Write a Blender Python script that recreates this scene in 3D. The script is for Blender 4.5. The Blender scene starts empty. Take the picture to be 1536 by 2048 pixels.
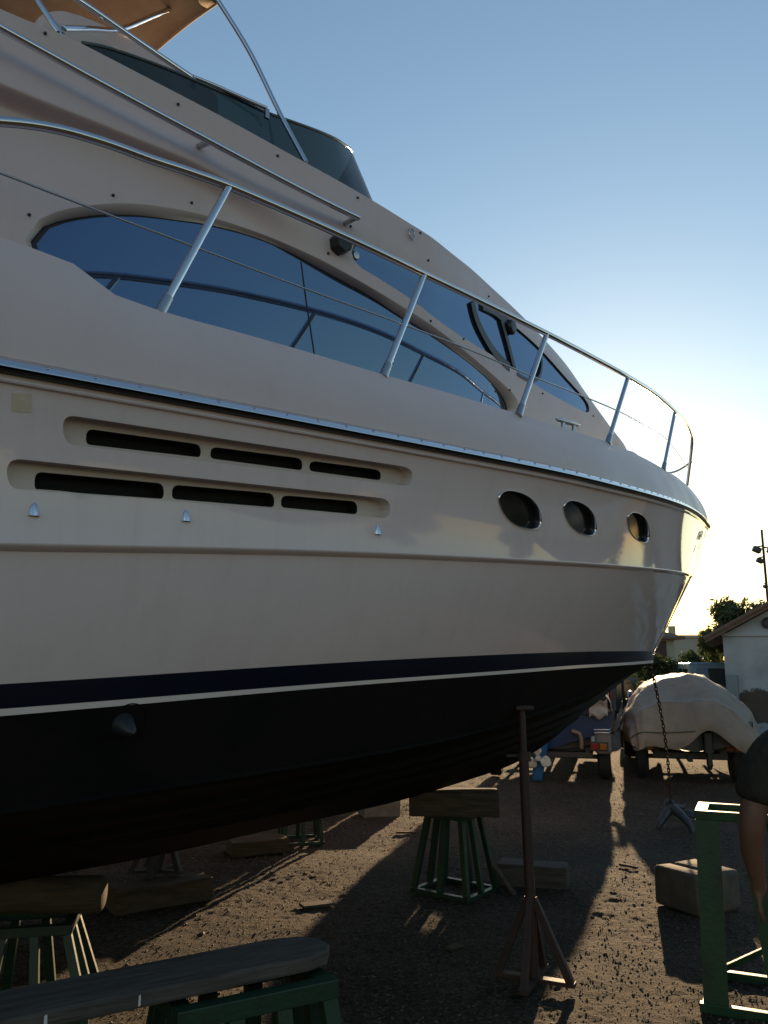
import bpy, bmesh, math, random, bisect
from mathutils import Vector, Matrix, noise
from mathutils.geometry import delaunay_2d_cdt

random.seed(7)
SC = bpy.context.scene
COL = SC.collection

# ------------------------------------------------------------------ camera
CAM_H = 1.65
cam_data = bpy.data.cameras.new('camera')
cam = bpy.data.objects.new('camera', cam_data)
COL.objects.link(cam)
cam.location = (0, 0, CAM_H)
cam.rotation_euler = (math.radians(90)+math.atan(306/1650), 0, 0)
cam_data.sensor_fit = 'VERTICAL'
cam_data.sensor_height = 36.0
cam_data.lens = 36.0*1650/2048
cam_data.clip_start = 0.05
cam_data.clip_end = 3000
SC.camera = cam

# ------------------------------------------------------------------ sky and sun
SUN_AZ, SUN_EL = 16.0, 11.0        # degrees right of the view axis, degrees above the horizon
world = bpy.data.worlds.new('World')
SC.world = world
world.use_nodes = True
wn = world.node_tree
for n_ in list(wn.nodes): wn.nodes.remove(n_)
sky = wn.nodes.new('ShaderNodeTexSky')
sky.sky_type = 'NISHITA'
sky.sun_disc = False
sky.sun_elevation = math.radians(SUN_EL)
sky.sun_rotation = math.radians(SUN_AZ)
sky.altitude = 0
sky.air_density = 1.35
sky.dust_density = 0.2
sky.ozone_density = 2.2
bg = wn.nodes.new('ShaderNodeBackground'); bg.inputs['Strength'].default_value = 0.10
wo = wn.nodes.new('ShaderNodeOutputWorld')
wn.links.new(sky.outputs[0], bg.inputs['Color'])
wn.links.new(bg.outputs[0], wo.inputs['Surface'])

sun_data = bpy.data.lights.new('sun', 'SUN')
sun_data.energy = 4.6
sun_data.angle = math.radians(0.53)
sun_data.color = (1.0, 0.70, 0.40)
sun = bpy.data.objects.new('sun', sun_data)
COL.objects.link(sun)
_a, _e = math.radians(SUN_AZ), math.radians(SUN_EL)
SUN_DIR = Vector((math.sin(_a)*math.cos(_e), math.cos(_a)*math.cos(_e), math.sin(_e)))
sun.rotation_euler = (-SUN_DIR).to_track_quat('-Z', 'Y').to_euler()
sun.location = SUN_DIR*50

SC.view_settings.view_transform = 'Standard'
SC.view_settings.look = 'None'
SC.view_settings.gamma = 1.0
SC.view_settings.use_curve_mapping = False
SC.view_settings.exposure = 0.85
SC.cycles.max_bounces = 8
SC.cycles.use_denoising = True

# ------------------------------------------------------------------ materials
MATS = {}
def mat(name, color, rough=0.5, metal=0.0, spec=0.5, var=0.0, vscale=6.0, bump=0.0, bscale=40.0,
        rvar=0.0, color2=None, mix=None, ior=1.5, coat=0.0, stretch=None, detail=6.0, bdist=0.01, transmission=0.0, alpha=1.0, sheen=0.0, streak=0.0):
    if name in MATS: return MATS[name]
    m = bpy.data.materials.new(name); m.use_nodes = True
    nt = m.node_tree; N = nt.nodes; L = nt.links
    b = N['Principled BSDF']
    b.inputs['Base Color'].default_value = (*color, 1)
    b.inputs['Roughness'].default_value = rough
    b.inputs['Metallic'].default_value = metal
    b.inputs['Specular IOR Level'].default_value = spec
    b.inputs['IOR'].default_value = ior
    b.inputs['Coat Weight'].default_value = coat
    b.inputs['Coat Roughness'].default_value = 0.05
    b.inputs['Transmission Weight'].default_value = transmission
    b.inputs['Alpha'].default_value = alpha
    if sheen: b.inputs['Sheen Weight'].default_value = sheen
    tc = N.new('ShaderNodeTexCoord')
    src = tc.outputs['Object']
    if stretch:
        mp = N.new('ShaderNodeMapping'); mp.inputs['Scale'].default_value = stretch
        L.new(src, mp.inputs['Vector']); src = mp.outputs['Vector']
    if var or color2:
        n1 = N.new('ShaderNodeTexNoise'); n1.inputs['Scale'].default_value = vscale; n1.inputs['Detail'].default_value = detail
        n1.inputs['Roughness'].default_value = 0.62
        L.new(src, n1.inputs['Vector'])
        r = N.new('ShaderNodeValToRGB')
        c2 = color2 or tuple(max(0, c*(1-var)) for c in color)
        c1 = color if color2 else tuple(min(1, c*(1+var)) for c in color)
        r.color_ramp.elements[0].position = 0.32 if mix is None else mix[0]; r.color_ramp.elements[0].color = (*c2, 1)
        r.color_ramp.elements[1].position = 0.68 if mix is None else mix[1]; r.color_ramp.elements[1].color = (*c1, 1)
        L.new(n1.outputs['Fac'], r.inputs['Fac']); L.new(r.outputs['Color'], b.inputs['Base Color'])
    if streak:
        # faint run-off streaks down the surface
        ms = N.new('ShaderNodeMapping'); ms.inputs['Scale'].default_value = (9, 9, .45); L.new(tc.outputs['Object'], ms.inputs['Vector'])
        ns = N.new('ShaderNodeTexNoise'); ns.inputs['Scale'].default_value = 1.6; ns.inputs['Detail'].default_value = 7; ns.inputs['Roughness'].default_value = .7; L.new(ms.outputs[0], ns.inputs['Vector'])
        rs = N.new('ShaderNodeValToRGB'); rs.color_ramp.elements[0].position = .30; rs.color_ramp.elements[1].position = .50
        rs.color_ramp.elements[0].color = (1-streak, 1-streak*1.1, 1-streak*1.3, 1); rs.color_ramp.elements[1].color = (1, 1, 1, 1); L.new(ns.outputs['Fac'], rs.inputs['Fac'])
        mx = N.new('ShaderNodeMix'); mx.data_type = 'RGBA'; mx.blend_type = 'MULTIPLY'; mx.inputs[0].default_value = 1.0
        src_c = b.inputs['Base Color'].links[0].from_socket
        L.new(src_c, mx.inputs[6]); L.new(rs.outputs[0], mx.inputs[7]); L.new(mx.outputs[2], b.inputs['Base Color'])
    if rvar:
        n2 = N.new('ShaderNodeTexNoise'); n2.inputs['Scale'].default_value = vscale*0.7; n2.inputs['Detail'].default_value = 5
        L.new(src, n2.inputs['Vector'])
        mr = N.new('ShaderNodeMapRange'); mr.inputs['From Min'].default_value = 0.3; mr.inputs['From Max'].default_value = 0.7
        mr.inputs['To Min'].default_value = max(0, rough-rvar); mr.inputs['To Max'].default_value = min(1, rough+rvar)
        L.new(n2.outputs['Fac'], mr.inputs['Value']); L.new(mr.outputs['Result'], b.inputs['Roughness'])
    if bump:
        n3 = N.new('ShaderNodeTexNoise'); n3.inputs['Scale'].default_value = bscale; n3.inputs['Detail'].default_value = 8
        L.new(src, n3.inputs['Vector'])
        bp = N.new('ShaderNodeBump'); bp.inputs['Strength'].default_value = bump; bp.inputs['Distance'].default_value = bdist
        L.new(n3.outputs['Fac'], bp.inputs['Height']); L.new(bp.outputs['Normal'], b.inputs['Normal'])
    MATS[name] = m
    return m

GEL = mat('gelcoat', (.71, .585, .58), rough=.05, var=.03, vscale=1.2, rvar=.03, streak=.05)
GELM = mat('gelcoat_weathered', (.63, .50, .495), rough=.40, streak=.04, var=.025, vscale=2.0, rvar=.08)
GELC = mat('gelcoat_cream', (.57, .475, .435), rough=.30, var=.02)
NAVYM = mat('navy_stripe', (.002, .005, .014), rough=.2, spec=.22, var=.2, vscale=3)
WHITES = mat('white_stripe', (.62, .52, .47), rough=.22, var=.04)
ANTIF = mat('antifouling', (.0025, .0027, .0034), rough=.7, spec=.10, color2=(.008, .007, .006), vscale=2.2, mix=(.48, .72), bump=.25, bscale=30)
STEEL = mat('stainless', (.72, .72, .74), rough=.12, metal=1.0, rvar=.06, vscale=20)
STEELD = mat('stainless_dull', (.45, .45, .47), rough=.28, metal=1.0, rvar=.08, vscale=20)
CHROME = mat('chrome', (.75, .75, .75), rough=.05, metal=1.0)
RUBBER = mat('black_rubber', (.015, .015, .015), rough=.45)
BLACK = mat('black_plastic', (.012, .012, .013), rough=.42)
DARK = mat('dark_interior', (.006, .006, .006), rough=.9)
GLASS = mat('tinted_window', (.008, .014, .034), rough=.03, ior=3.2, rvar=.025, vscale=3, color2=(.03, .04, .06), mix=(.55, .85))
GLASS.node_tree.nodes['Principled BSDF'].inputs['Specular Tint'].default_value = (.42, .64, 1.0, 1)
SCUTTLE = mat('porthole_glass', (.016, .020, .019), rough=.10, ior=1.35)
SCREEN = None
GREEN = mat('green_paint', (.0035, .030, .013), rough=.5, color2=(.012, .016, .009), vscale=9, mix=(.30, .52), bump=.15, bscale=60)
RUST = mat('rusty_brown_paint', (.050, .018, .014), rough=.65, color2=(.024, .015, .012), vscale=14, bump=.2, bscale=60)
WOOD = mat('old_timber', (.095, .066, .042), rough=.85, spec=.25, color2=(.045, .033, .023), vscale=5, stretch=(1, 9, 9), bump=.5, bscale=12)
WOODG = mat('grey_plank', (.10, .084, .070), rough=.85, spec=.2, color2=(.048, .040, .034), vscale=4, stretch=(1, 10, 10), bump=.5, bscale=10)
CONC = mat('concrete', (.19, .175, .155), rough=.9, color2=(.12, .11, .10), vscale=7, bump=.5, bscale=30)
TYRE = mat('tyre', (.02, .02, .02), rough=.8, bump=.2, bscale=30)
GALV = mat('galvanised', (.30, .30, .30), rough=.5, metal=.7, var=.25, vscale=12)

# ------------------------------------------------------------------ object helpers
def tag(o, label=None, cat=None, group=None, kind=None):
    if label: o['label'] = label
    if cat: o['category'] = cat
    if group: o['group'] = group
    if kind: o['kind'] = kind
    return o

def empty(name, loc=(0, 0, 0), rz=0.0, label=None, cat=None, group=None):
    o = bpy.data.objects.new(name, None); COL.objects.link(o)
    o.location = loc; o.rotation_euler = (0, 0, rz)
    return tag(o, label, cat, group)

def link(name, me, m=None, parent=None, loc=None, rot=None):
    o = bpy.data.objects.new(name, me); COL.objects.link(o)
    if m and not me.materials: me.materials.append(m)
    if parent: o.parent = parent
    if loc is not None: o.location = loc
    if rot is not None: o.rotation_euler = rot
    return o

def smooth_mesh(me, angle=None):
    for p in me.polygons: p.use_smooth = True
    if angle is not None:
        bm = bmesh.new(); bm.from_mesh(me)
        for e in bm.edges:
            if len(e.link_faces) == 2 and e.calc_face_angle(0) > math.radians(angle): e.smooth = False
        bm.to_mesh(me); bm.free()

class MB:
    """collects the faces of one part"""
    def __init__(self): self.v = []; self.f = []
    def add(self, vs, fs):
        o = len(self.v); self.v += [tuple(p) for p in vs]; self.f += [tuple(o+i for i in f) for f in fs]
        return self
    def box(self, c, size, rot=None):
        hx, hy, hz = [q/2 for q in size]
        vs = [Vector((x, y, z)) for x in (-hx, hx) for y in (-hy, hy) for z in (-hz, hz)]
        if rot is not None: vs = [rot @ v for v in vs]
        c = Vector(c)
        return self.add([c+v for v in vs], [(0, 1, 3, 2), (4, 6, 7, 5), (0, 4, 5, 1), (2, 3, 7, 6), (0, 2, 6, 4), (1, 5, 7, 3)])
    def bar(self, a, b, w, h, up=(0, 0, 1), w2=None, h2=None):
        a, b = Vector(a), Vector(b); d = (b-a).normalized(); up = Vector(up)
        x = d.cross(up)
        if x.length < 1e-4: x = d.cross(Vector((1, 0, 0)))
        x.normalize(); y = x.cross(d).normalized()
        w2 = w2 or w; h2 = h2 or h
        vs = []
        for p, ww, hh in ((a, w, h), (b, w2, h2)):
            vs += [p+x*(sx*ww/2)+y*(sy*hh/2) for sx, sy in ((-1, -1), (1, -1), (1, 1), (-1, 1))]
        return self.add(vs, [(3, 2, 1, 0), (4, 5, 6, 7), (0, 1, 5, 4), (1, 2, 6, 5), (2, 3, 7, 6), (3, 0, 4, 7)])
    def tube(self, pts, r, n=10, cap=True, closed=False):
        P = [Vector(p) for p in pts]; N = len(P); rr = r if isinstance(r, (list, tuple)) else [r]*N
        rings = []; prev = None
        for i in range(N):
            if closed: d = P[(i+1) % N]-P[i-1]
            else: d = P[min(i+1, N-1)]-P[max(i-1, 0)]
            d.normalize()
            if prev is None:
                x = d.cross(Vector((0, 0, 1)))
                if x.length < 1e-3: x = d.cross(Vector((1, 0, 0)))
            else:
                x = prev-d*prev.dot(d)
            x.normalize(); prev = x; y = d.cross(x)
            rings.append([P[i]+(x*math.cos(2*math.pi*k/n)+y*math.sin(2*math.pi*k/n))*rr[i] for k in range(n)])
        vs = [v for ring in rings for v in ring]; fs = []
        for i in range(N if closed else N-1):
            j = (i+1) % N
            for k in range(n):
                fs.append((i*n+k, j*n+k, j*n+(k+1) % n, i*n+(k+1) % n))
        if cap and not closed:
            fs.append(tuple(range(n-1, -1, -1))[::-1][::-1]); fs.append(tuple((N-1)*n+k for k in range(n)))
        return self.add(vs, fs)
    def lathe(self, prof, n=20, c=(0, 0, 0), axis='z'):
        vs = []; fs = []
        for (r, z) in prof:
            for k in range(n):
                a = 2*math.pi*k/n; p = (r*math.cos(a), r*math.sin(a), z)
                if axis == 'x': p = (z, p[0], p[1])
                if axis == 'y': p = (p[0], z, p[1])
                vs.append((c[0]+p[0], c[1]+p[1], c[2]+p[2]))
        for i in range(len(prof)-1):
            for k in range(n): fs.append((i*n+k, i*n+(k+1) % n, (i+1)*n+(k+1) % n, (i+1)*n+k))
        return self.add(vs, fs)
    def prism(self, pts, y0, y1, place=None):
        """polygon pts (x, z) extruded from y0 to y1"""
        n = len(pts); vs = [(p[0], y0, p[1]) for p in pts]+[(p[0], y1, p[1]) for p in pts]
        if place: vs = [place(*v) for v in vs]
        return self.add(vs, [tuple(range(n)), tuple(range(2*n-1, n-1, -1))]+[(i, i+n, (i+1) % n+n, (i+1) % n) for i in range(n)])
    def grid(self, fn, nu, nv, closed_u=False):
        vs = [fn(i/(nu if closed_u else nu-1), j/(nv-1)) for i in range(nu) for j in range(nv)]
        fs = []
        for i in range(nu if closed_u else nu-1):
            for j in range(nv-1):
                k = ((i+1) % nu)
                fs.append((i*nv+j, k*nv+j, k*nv+j+1, i*nv+j+1))
        return self.add(vs, fs)
    def mesh(self, name, smooth=None, recalc=True):
        me = bpy.data.meshes.new(name); me.from_pydata(self.v, [], self.f)
        if recalc:
            bm = bmesh.new(); bm.from_mesh(me); bmesh.ops.recalc_face_normals(bm, faces=bm.faces); bm.to_mesh(me); bm.free()
        if smooth is not None: smooth_mesh(me, smooth)
        me.update(); return me
    def build(self, name, m, parent=None, smooth=None, bevel=0.0, loc=None, rot=None, recalc=True):
        o = link(name, self.mesh(name, smooth, recalc), m, parent, loc, rot)
        if bevel:
            md = o.modifiers.new('bevel', 'BEVEL'); md.width = bevel; md.segments = 2; md.limit_method = 'ANGLE'; md.angle_limit = math.radians(50)
        return o

def catm(pts, n=5):
    P = [Vector(p) for p in pts]; N = len(P); out = []
    for i in range(N-1):
        p0, p1, p2, p3 = P[max(i-1, 0)], P[i], P[i+1], P[min(i+2, N-1)]
        for k in range(n):
            t = k/n
            out.append(.5*((2*p1)+(-p0+p2)*t+(2*p0-5*p1+4*p2-p3)*t*t+(-p0+3*p1-3*p2+p3)*t**3))
    out.append(P[-1]); return out

def copy_tree(o, parent=None):
    c = o.copy(); COL.objects.link(c)
    if parent: c.parent = parent
    for ch in list(o.children):
        if ch is not c: copy_tree(ch, c)
    return c
def pchip(xs, ys):
    n = len(xs)
    h = [xs[i+1]-xs[i] for i in range(n-1)]
    dl = [(ys[i+1]-ys[i])/h[i] for i in range(n-1)]
    m = [0.0]*n
    m[0], m[-1] = dl[0], dl[-1]
    for i in range(1, n-1):
        if dl[i-1]*dl[i] > 0:
            w1 = 2*h[i]+h[i-1]; w2 = h[i]+2*h[i-1]
            m[i] = (w1+w2)/(w1/dl[i-1]+w2/dl[i])
    def f(x):
        x = min(max(x, xs[0]), xs[-1])
        i = max(0, min(bisect.bisect_right(xs, x)-1, n-2))
        t = (x-xs[i])/h[i]
        return ((1+2*t)*(1-t)**2*ys[i]+t*(1-t)**2*h[i]*m[i]+t*t*(3-2*t)*ys[i+1]+t*t*(t-1)*h[i]*m[i+1])
    return f

def spline(xs, ys):
    """natural cubic spline: smooth curvature for glossy panels"""
    n = len(xs)
    h = [xs[i+1]-xs[i] for i in range(n-1)]
    al = [0.0]*n
    for i in range(1, n-1):
        al[i] = 3*(ys[i+1]-ys[i])/h[i]-3*(ys[i]-ys[i-1])/h[i-1]
    l = [1.0]*n; mu = [0.0]*n; z = [0.0]*n
    for i in range(1, n-1):
        l[i] = 2*(xs[i+1]-xs[i-1])-h[i-1]*mu[i-1]
        mu[i] = h[i]/l[i]; z[i] = (al[i]-h[i-1]*z[i-1])/l[i]
    c = [0.0]*n; b = [0.0]*n; d = [0.0]*n
    for j in range(n-2, -1, -1):
        c[j] = z[j]-mu[j]*c[j+1]
        b[j] = (ys[j+1]-ys[j])/h[j]-h[j]*(c[j+1]+2*c[j])/3
        d[j] = (c[j+1]-c[j])/(3*h[j])
    def f(x):
        x = min(max(x, xs[0]), xs[-1])
        i = max(0, min(bisect.bisect_right(xs, x)-1, n-2))
        t = x-xs[i]
        return ys[i]+b[i]*t+c[i]*t*t+d[i]*t**3
    return f

AFT = -4.6
class Row:
    """a fore-and-aft line of the yacht: half breadth w and height z over station s, from the transom to its end"""
    def __init__(self, se, w, z, power=1.0, smooth=True, sa=AFT):
        self.sa, self.se = sa, se
        mk = spline if smooth else pchip
        self.W = mk([p[0] for p in w], [p[1] for p in w])
        self.Z = mk([p[0] for p in z], [p[1] for p in z])
        self.power = power
    def at(self, g):
        s = self.sa+(self.se-self.sa)*(1-(1-g)**self.power)
        return (s, max(self.W(s), 0.0), self.Z(s))

class Panel:
    """a surface lofted through rows; g runs fore and aft (0..1), r runs across the rows"""
    def __init__(self, rows, bulge=0.0, smooth=False, nose=0.0):
        self.rows, self.bulge, self.smooth, self.nose = rows, bulge, smooth, nose
    def raw(self, g, r):
        R = self.rows
        if self.smooth:
            P = [q.at(g) for q in R]
            xs = list(range(len(R)))
            return tuple(pchip(xs, [p[k] for p in P])(r) for k in range(3))
        i = max(0, min(int(r), len(R)-2)); t = r-i
        a, b = R[i].at(g), R[i+1].at(g)
        p = [a[k]+(b[k]-a[k])*t for k in range(3)]
        if self.bulge:
            p[1] += self.bulge*4*t*(1-t)*min(1.0, p[1]/0.8)
        if self.nose:
            q = min(max((g-.8)/.2, 0), 1); p[0] += self.nose*4*t*(1-t)*q*q*(3-2*q)
        return tuple(p)
    def normal(self, g, r):
        e = 1e-4
        R = len(self.rows)-1
        g0, g1 = max(0, g-e), min(1, g+e); r0, r1 = max(0, r-e), min(R, r+e)
        a, b = self.raw(g0, r), self.raw(g1, r); c, d = self.raw(g, r0), self.raw(g, r1)
        u = [b[k]-a[k] for k in range(3)]; v = [d[k]-c[k] for k in range(3)]
        # boat frame (s, w, z): outward normal has positive w on the starboard half
        nx = (u[1]*v[2]-u[2]*v[1], u[2]*v[0]-u[0]*v[2], u[0]*v[1]-u[1]*v[0])
        l = math.sqrt(sum(q*q for q in nx)) or 1.0
        nx = tuple(q/l for q in nx)
        return nx if self.flip(nx) else tuple(-q for q in nx)
    def flip(self, nx):
        return nx[1] > 0 or (abs(nx[1]) < 1e-6 and nx[0] > 0)
    def at(self, g, r, off=0.0):
        p = self.raw(g, r)
        if not off: return p
        q = self.normal(g, r)
        return tuple(p[k]+q[k]*off for k in range(3))

# ---- lines of the hull -------------------------------------------------
KEEL = Row(7.90, [(-5, .02), (8, .02)], [(-5, .66), (0, .60), (2, .597), (2.5, .608), (3.2, .645), (4.3, .70), (5.04, .775), (5.7, .875), (6.27, 1.067), (6.76, 1.284), (7.1, 1.433), (7.45, 1.577), (7.90, 1.668)])
CHINE = Row(7.70, [(-5, 1.80), (.5, 1.84), (2, 1.76), (3, 1.60), (4, 1.38), (5, 1.08), (6, .70), (7, .27), (7.70, .02)], [(-5, 1.18), (.9, 1.224), (1.6, 1.245), (2.4, 1.265), (3.4, 1.305), (4.8, 1.415), (6, 1.50), (7, 1.57), (7.70, 1.64)])
SW = [(-5, 1.93), (.5, 1.94), (2, 1.86), (3, 1.74), (4, 1.55), (5, 1.28), (6, .94), (7, .52), (7.6, .20), (7.97, .0)]
WHITE0 = Row(7.90, SW, [(-5, 1.44), (.85, 1.506), (1.97, 1.556), (3.4, 1.602), (4.4, 1.628), (5.6, 1.648), (6.74, 1.664), (7.9, 1.676)])
NAVY0 = Row(7.92, SW, [(-5, 1.46), (.85, 1.526), (1.97, 1.573), (3.4, 1.619), (4.4, 1.647), (5.6, 1.668), (6.74, 1.688), (7.9, 1.70)])
NAVY1 = Row(8.00, [(p[0]+.05, p[1]) for p in SW], [(-5, 1.53), (.85, 1.596), (1.97, 1.650), (3.4, 1.703), (4.4, 1.730), (5.6, 1.752), (7.4, 1.778), (8, 1.785)])
KNUCK = Row(8.92, [(-5, 2.0), (.5, 2.04), (2, 2.0), (3, 1.93), (4, 1.80), (5, 1.59), (6, 1.28), (7, .89), (8, .43), (8.6, .13), (8.92, 0)], [(-5, 1.86), (.78, 1.964), (1.42, 2.016), (2.4, 2.088), (3.13, 2.137), (3.9, 2.19), (4.7, 2.247), (5.64, 2.32), (6.6, 2.40), (8, 2.53), (8.92, 2.625)])
KNUP = Row(8.97, [(-5, 2.03), (.5, 2.07), (2, 2.03), (3, 1.96), (4, 1.83), (5, 1.62), (6, 1.31), (7, .92), (8, .455), (8.65, .14), (8.97, 0)], [(-5, 1.885), (.78, 1.989), (1.42, 2.041), (2.4, 2.113), (3.13, 2.162), (3.9, 2.215), (4.7, 2.272), (5.64, 2.345), (6.6, 2.425), (8, 2.555), (8.97, 2.65)])
RW = [(-5, 2.06), (.5, 2.12), (2, 2.10), (3, 2.05), (4, 1.945), (5, 1.745), (6, 1.43), (7, 1.04), (8, .625), (8.8, .275), (9.2, .105), (9.42, 0)]
RZ = [(-5, 2.40), (.71, 2.463), (1.24, 2.491), (1.71, 2.517), (2.44, 2.560), (3.0, 2.596), (3.6, 2.637), (4.1, 2.67), (4.63, 2.712), (5.27, 2.774), (5.82, 2.837), (6.67, 2.943), (7.34, 3.025), (8.4, 3.15), (9.42, 3.255)]
RAIL = Row(9.42, RW, RZ)
DW = [(-5, 1.98), (.5, 2.04), (2, 2.02), (3, 1.96), (4, 1.83), (5, 1.60), (6, 1.26), (7, .86), (8, .45), (8.6, .2), (8.95, .0)]
DZ = [(-5, 2.90), (.70, 2.887), (.87, 2.892), (.93, 2.880), (.99, 2.845), (1.06, 2.824), (1.24, 2.819), (1.46, 2.830), (1.82, 2.845), (2.25, 2.861), (2.72, 2.888), (3.26, 2.920), (3.63, 2.947), (4.01, 2.982), (4.44, 3.026), (5.04, 3.085), (6.25, 3.241), (7.53, 3.449), (8.35, 3.55), (8.95, 3.60)]
DECKE = Row(8.95, DW, DZ, smooth=False)
DECKE.W = spline([p[0] for p in DW], [p[1] for p in DW])
BOTTOM = Panel([KEEL, CHINE]); BOOT = Panel([CHINE, WHITE0]); WSTRIPE = Panel([WHITE0, NAVY0]); NAVY = Panel([NAVY0, NAVY1])
LOWER = Panel([NAVY1, KNUCK], bulge=.010); STEP = Panel([KNUCK, KNUP]); UPPER = Panel([KNUP, RAIL], bulge=-.02); BULW = Panel([RAIL, DECKE], bulge=.028, nose=.13)
# ---- lines of the superstructure ---------------------------------------
SA = Row(7.25, [(-5, 1.55), (1.5, 1.55), (2.5, 1.52), (3.5, 1.42), (4.5, 1.25), (5.5, .98), (6.5, .56), (7.0, .27), (7.25, .0)], [(-5, 2.6), (1.5, 2.62), (3, 2.72), (4, 2.82), (5, 2.94), (6, 3.08), (7.25, 3.26)], sa=-2.2)
EW = [(-5, 1.62), (.7, 1.66), (2.2, 1.66), (2.9, 1.63), (3.23, 1.56), (3.51, 1.48), (3.825, 1.39), (4.19, 1.3), (4.6, 1.2), (4.94, 1.12), (5.38, 1.01), (5.96, .84), (6.675, .59), (7.0, .36), (7.15, 0)]
EZ = [(-5, 3.85), (.74, 3.935), (1.03, 3.963), (1.55, 3.962), (2.1, 3.946), (2.58, 3.932), (2.9, 3.922), (3.23, 3.929), (3.51, 3.948), (3.825, 3.952), (4.19, 3.937), (4.6, 3.897), (4.94, 3.845), (5.38, 3.735), (5.96, 3.64), (6.675, 3.57), (7.15, 3.50)]
SE = Row(7.15, EW, EZ, smooth=False, sa=-2.2)
SD = Row(7.17, [(a, b-(.025 if a < 3 else -.01)) for a, b in EW[:-1]]+[(7.17, 0)], [(a, b-(.16 if a < 2.6 else .14 if a < 3.6 else .11 if a < 5 else .07)) for a, b in EZ], smooth=False, sa=-2.2)
SCU = Row(7.18, [(-5, 1.645), (.7, 1.65), (1.5, 1.645), (2.0, 1.63), (3.0, 1.55), (4.2, 1.28), (5.3, 1.03), (6.07, .82), (6.95, .36), (7.18, 0)], [(-5, 3.64), (.7, 3.662), (1.2, 3.69), (1.7, 3.715), (2.2, 3.72), (3, 3.70), (4.2, 3.64), (6, 3.48), (7.18, 3.40)], smooth=False, sa=-2.2)
SCL = Row(7.2, [(-5, 1.565), (.5, 1.57), (1.2, 1.575), (2.0, 1.565), (3.0, 1.475), (4.2, 1.28), (5.3, 1.03), (6.07, .82), (6.95, .34), (7.2, 0)], [(-5, 3.595), (.7, 3.617), (1.2, 3.645), (1.7, 3.66), (2, 3.655), (3, 3.62), (4.2, 3.56), (6, 3.42), (7.2, 3.36)], smooth=False, sa=-2.2)
class Fair:
    """a row that runs into the straight line between the base and the upper edge towards the bow"""
    def __init__(self, row, f): self.row, self.f = row, f
    def at(self, g):
        a, b, c = SA.at(g), SE.at(g), self.row.at(g)
        t = min(max((a[0]-1.5)/1.0, 0), 1); t = t*t*(3-2*t)
        bul = .02*t*min(1, a[1])
        return tuple(c[k]+((a[k]+(b[k]-a[k])*self.f+(bul if k == 1 else 0))-c[k])*t for k in range(3))
SIDE = Panel([SA, Fair(SCL, .62), Fair(SCU, .75), Fair(SD, .88), SE], smooth=True)
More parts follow.
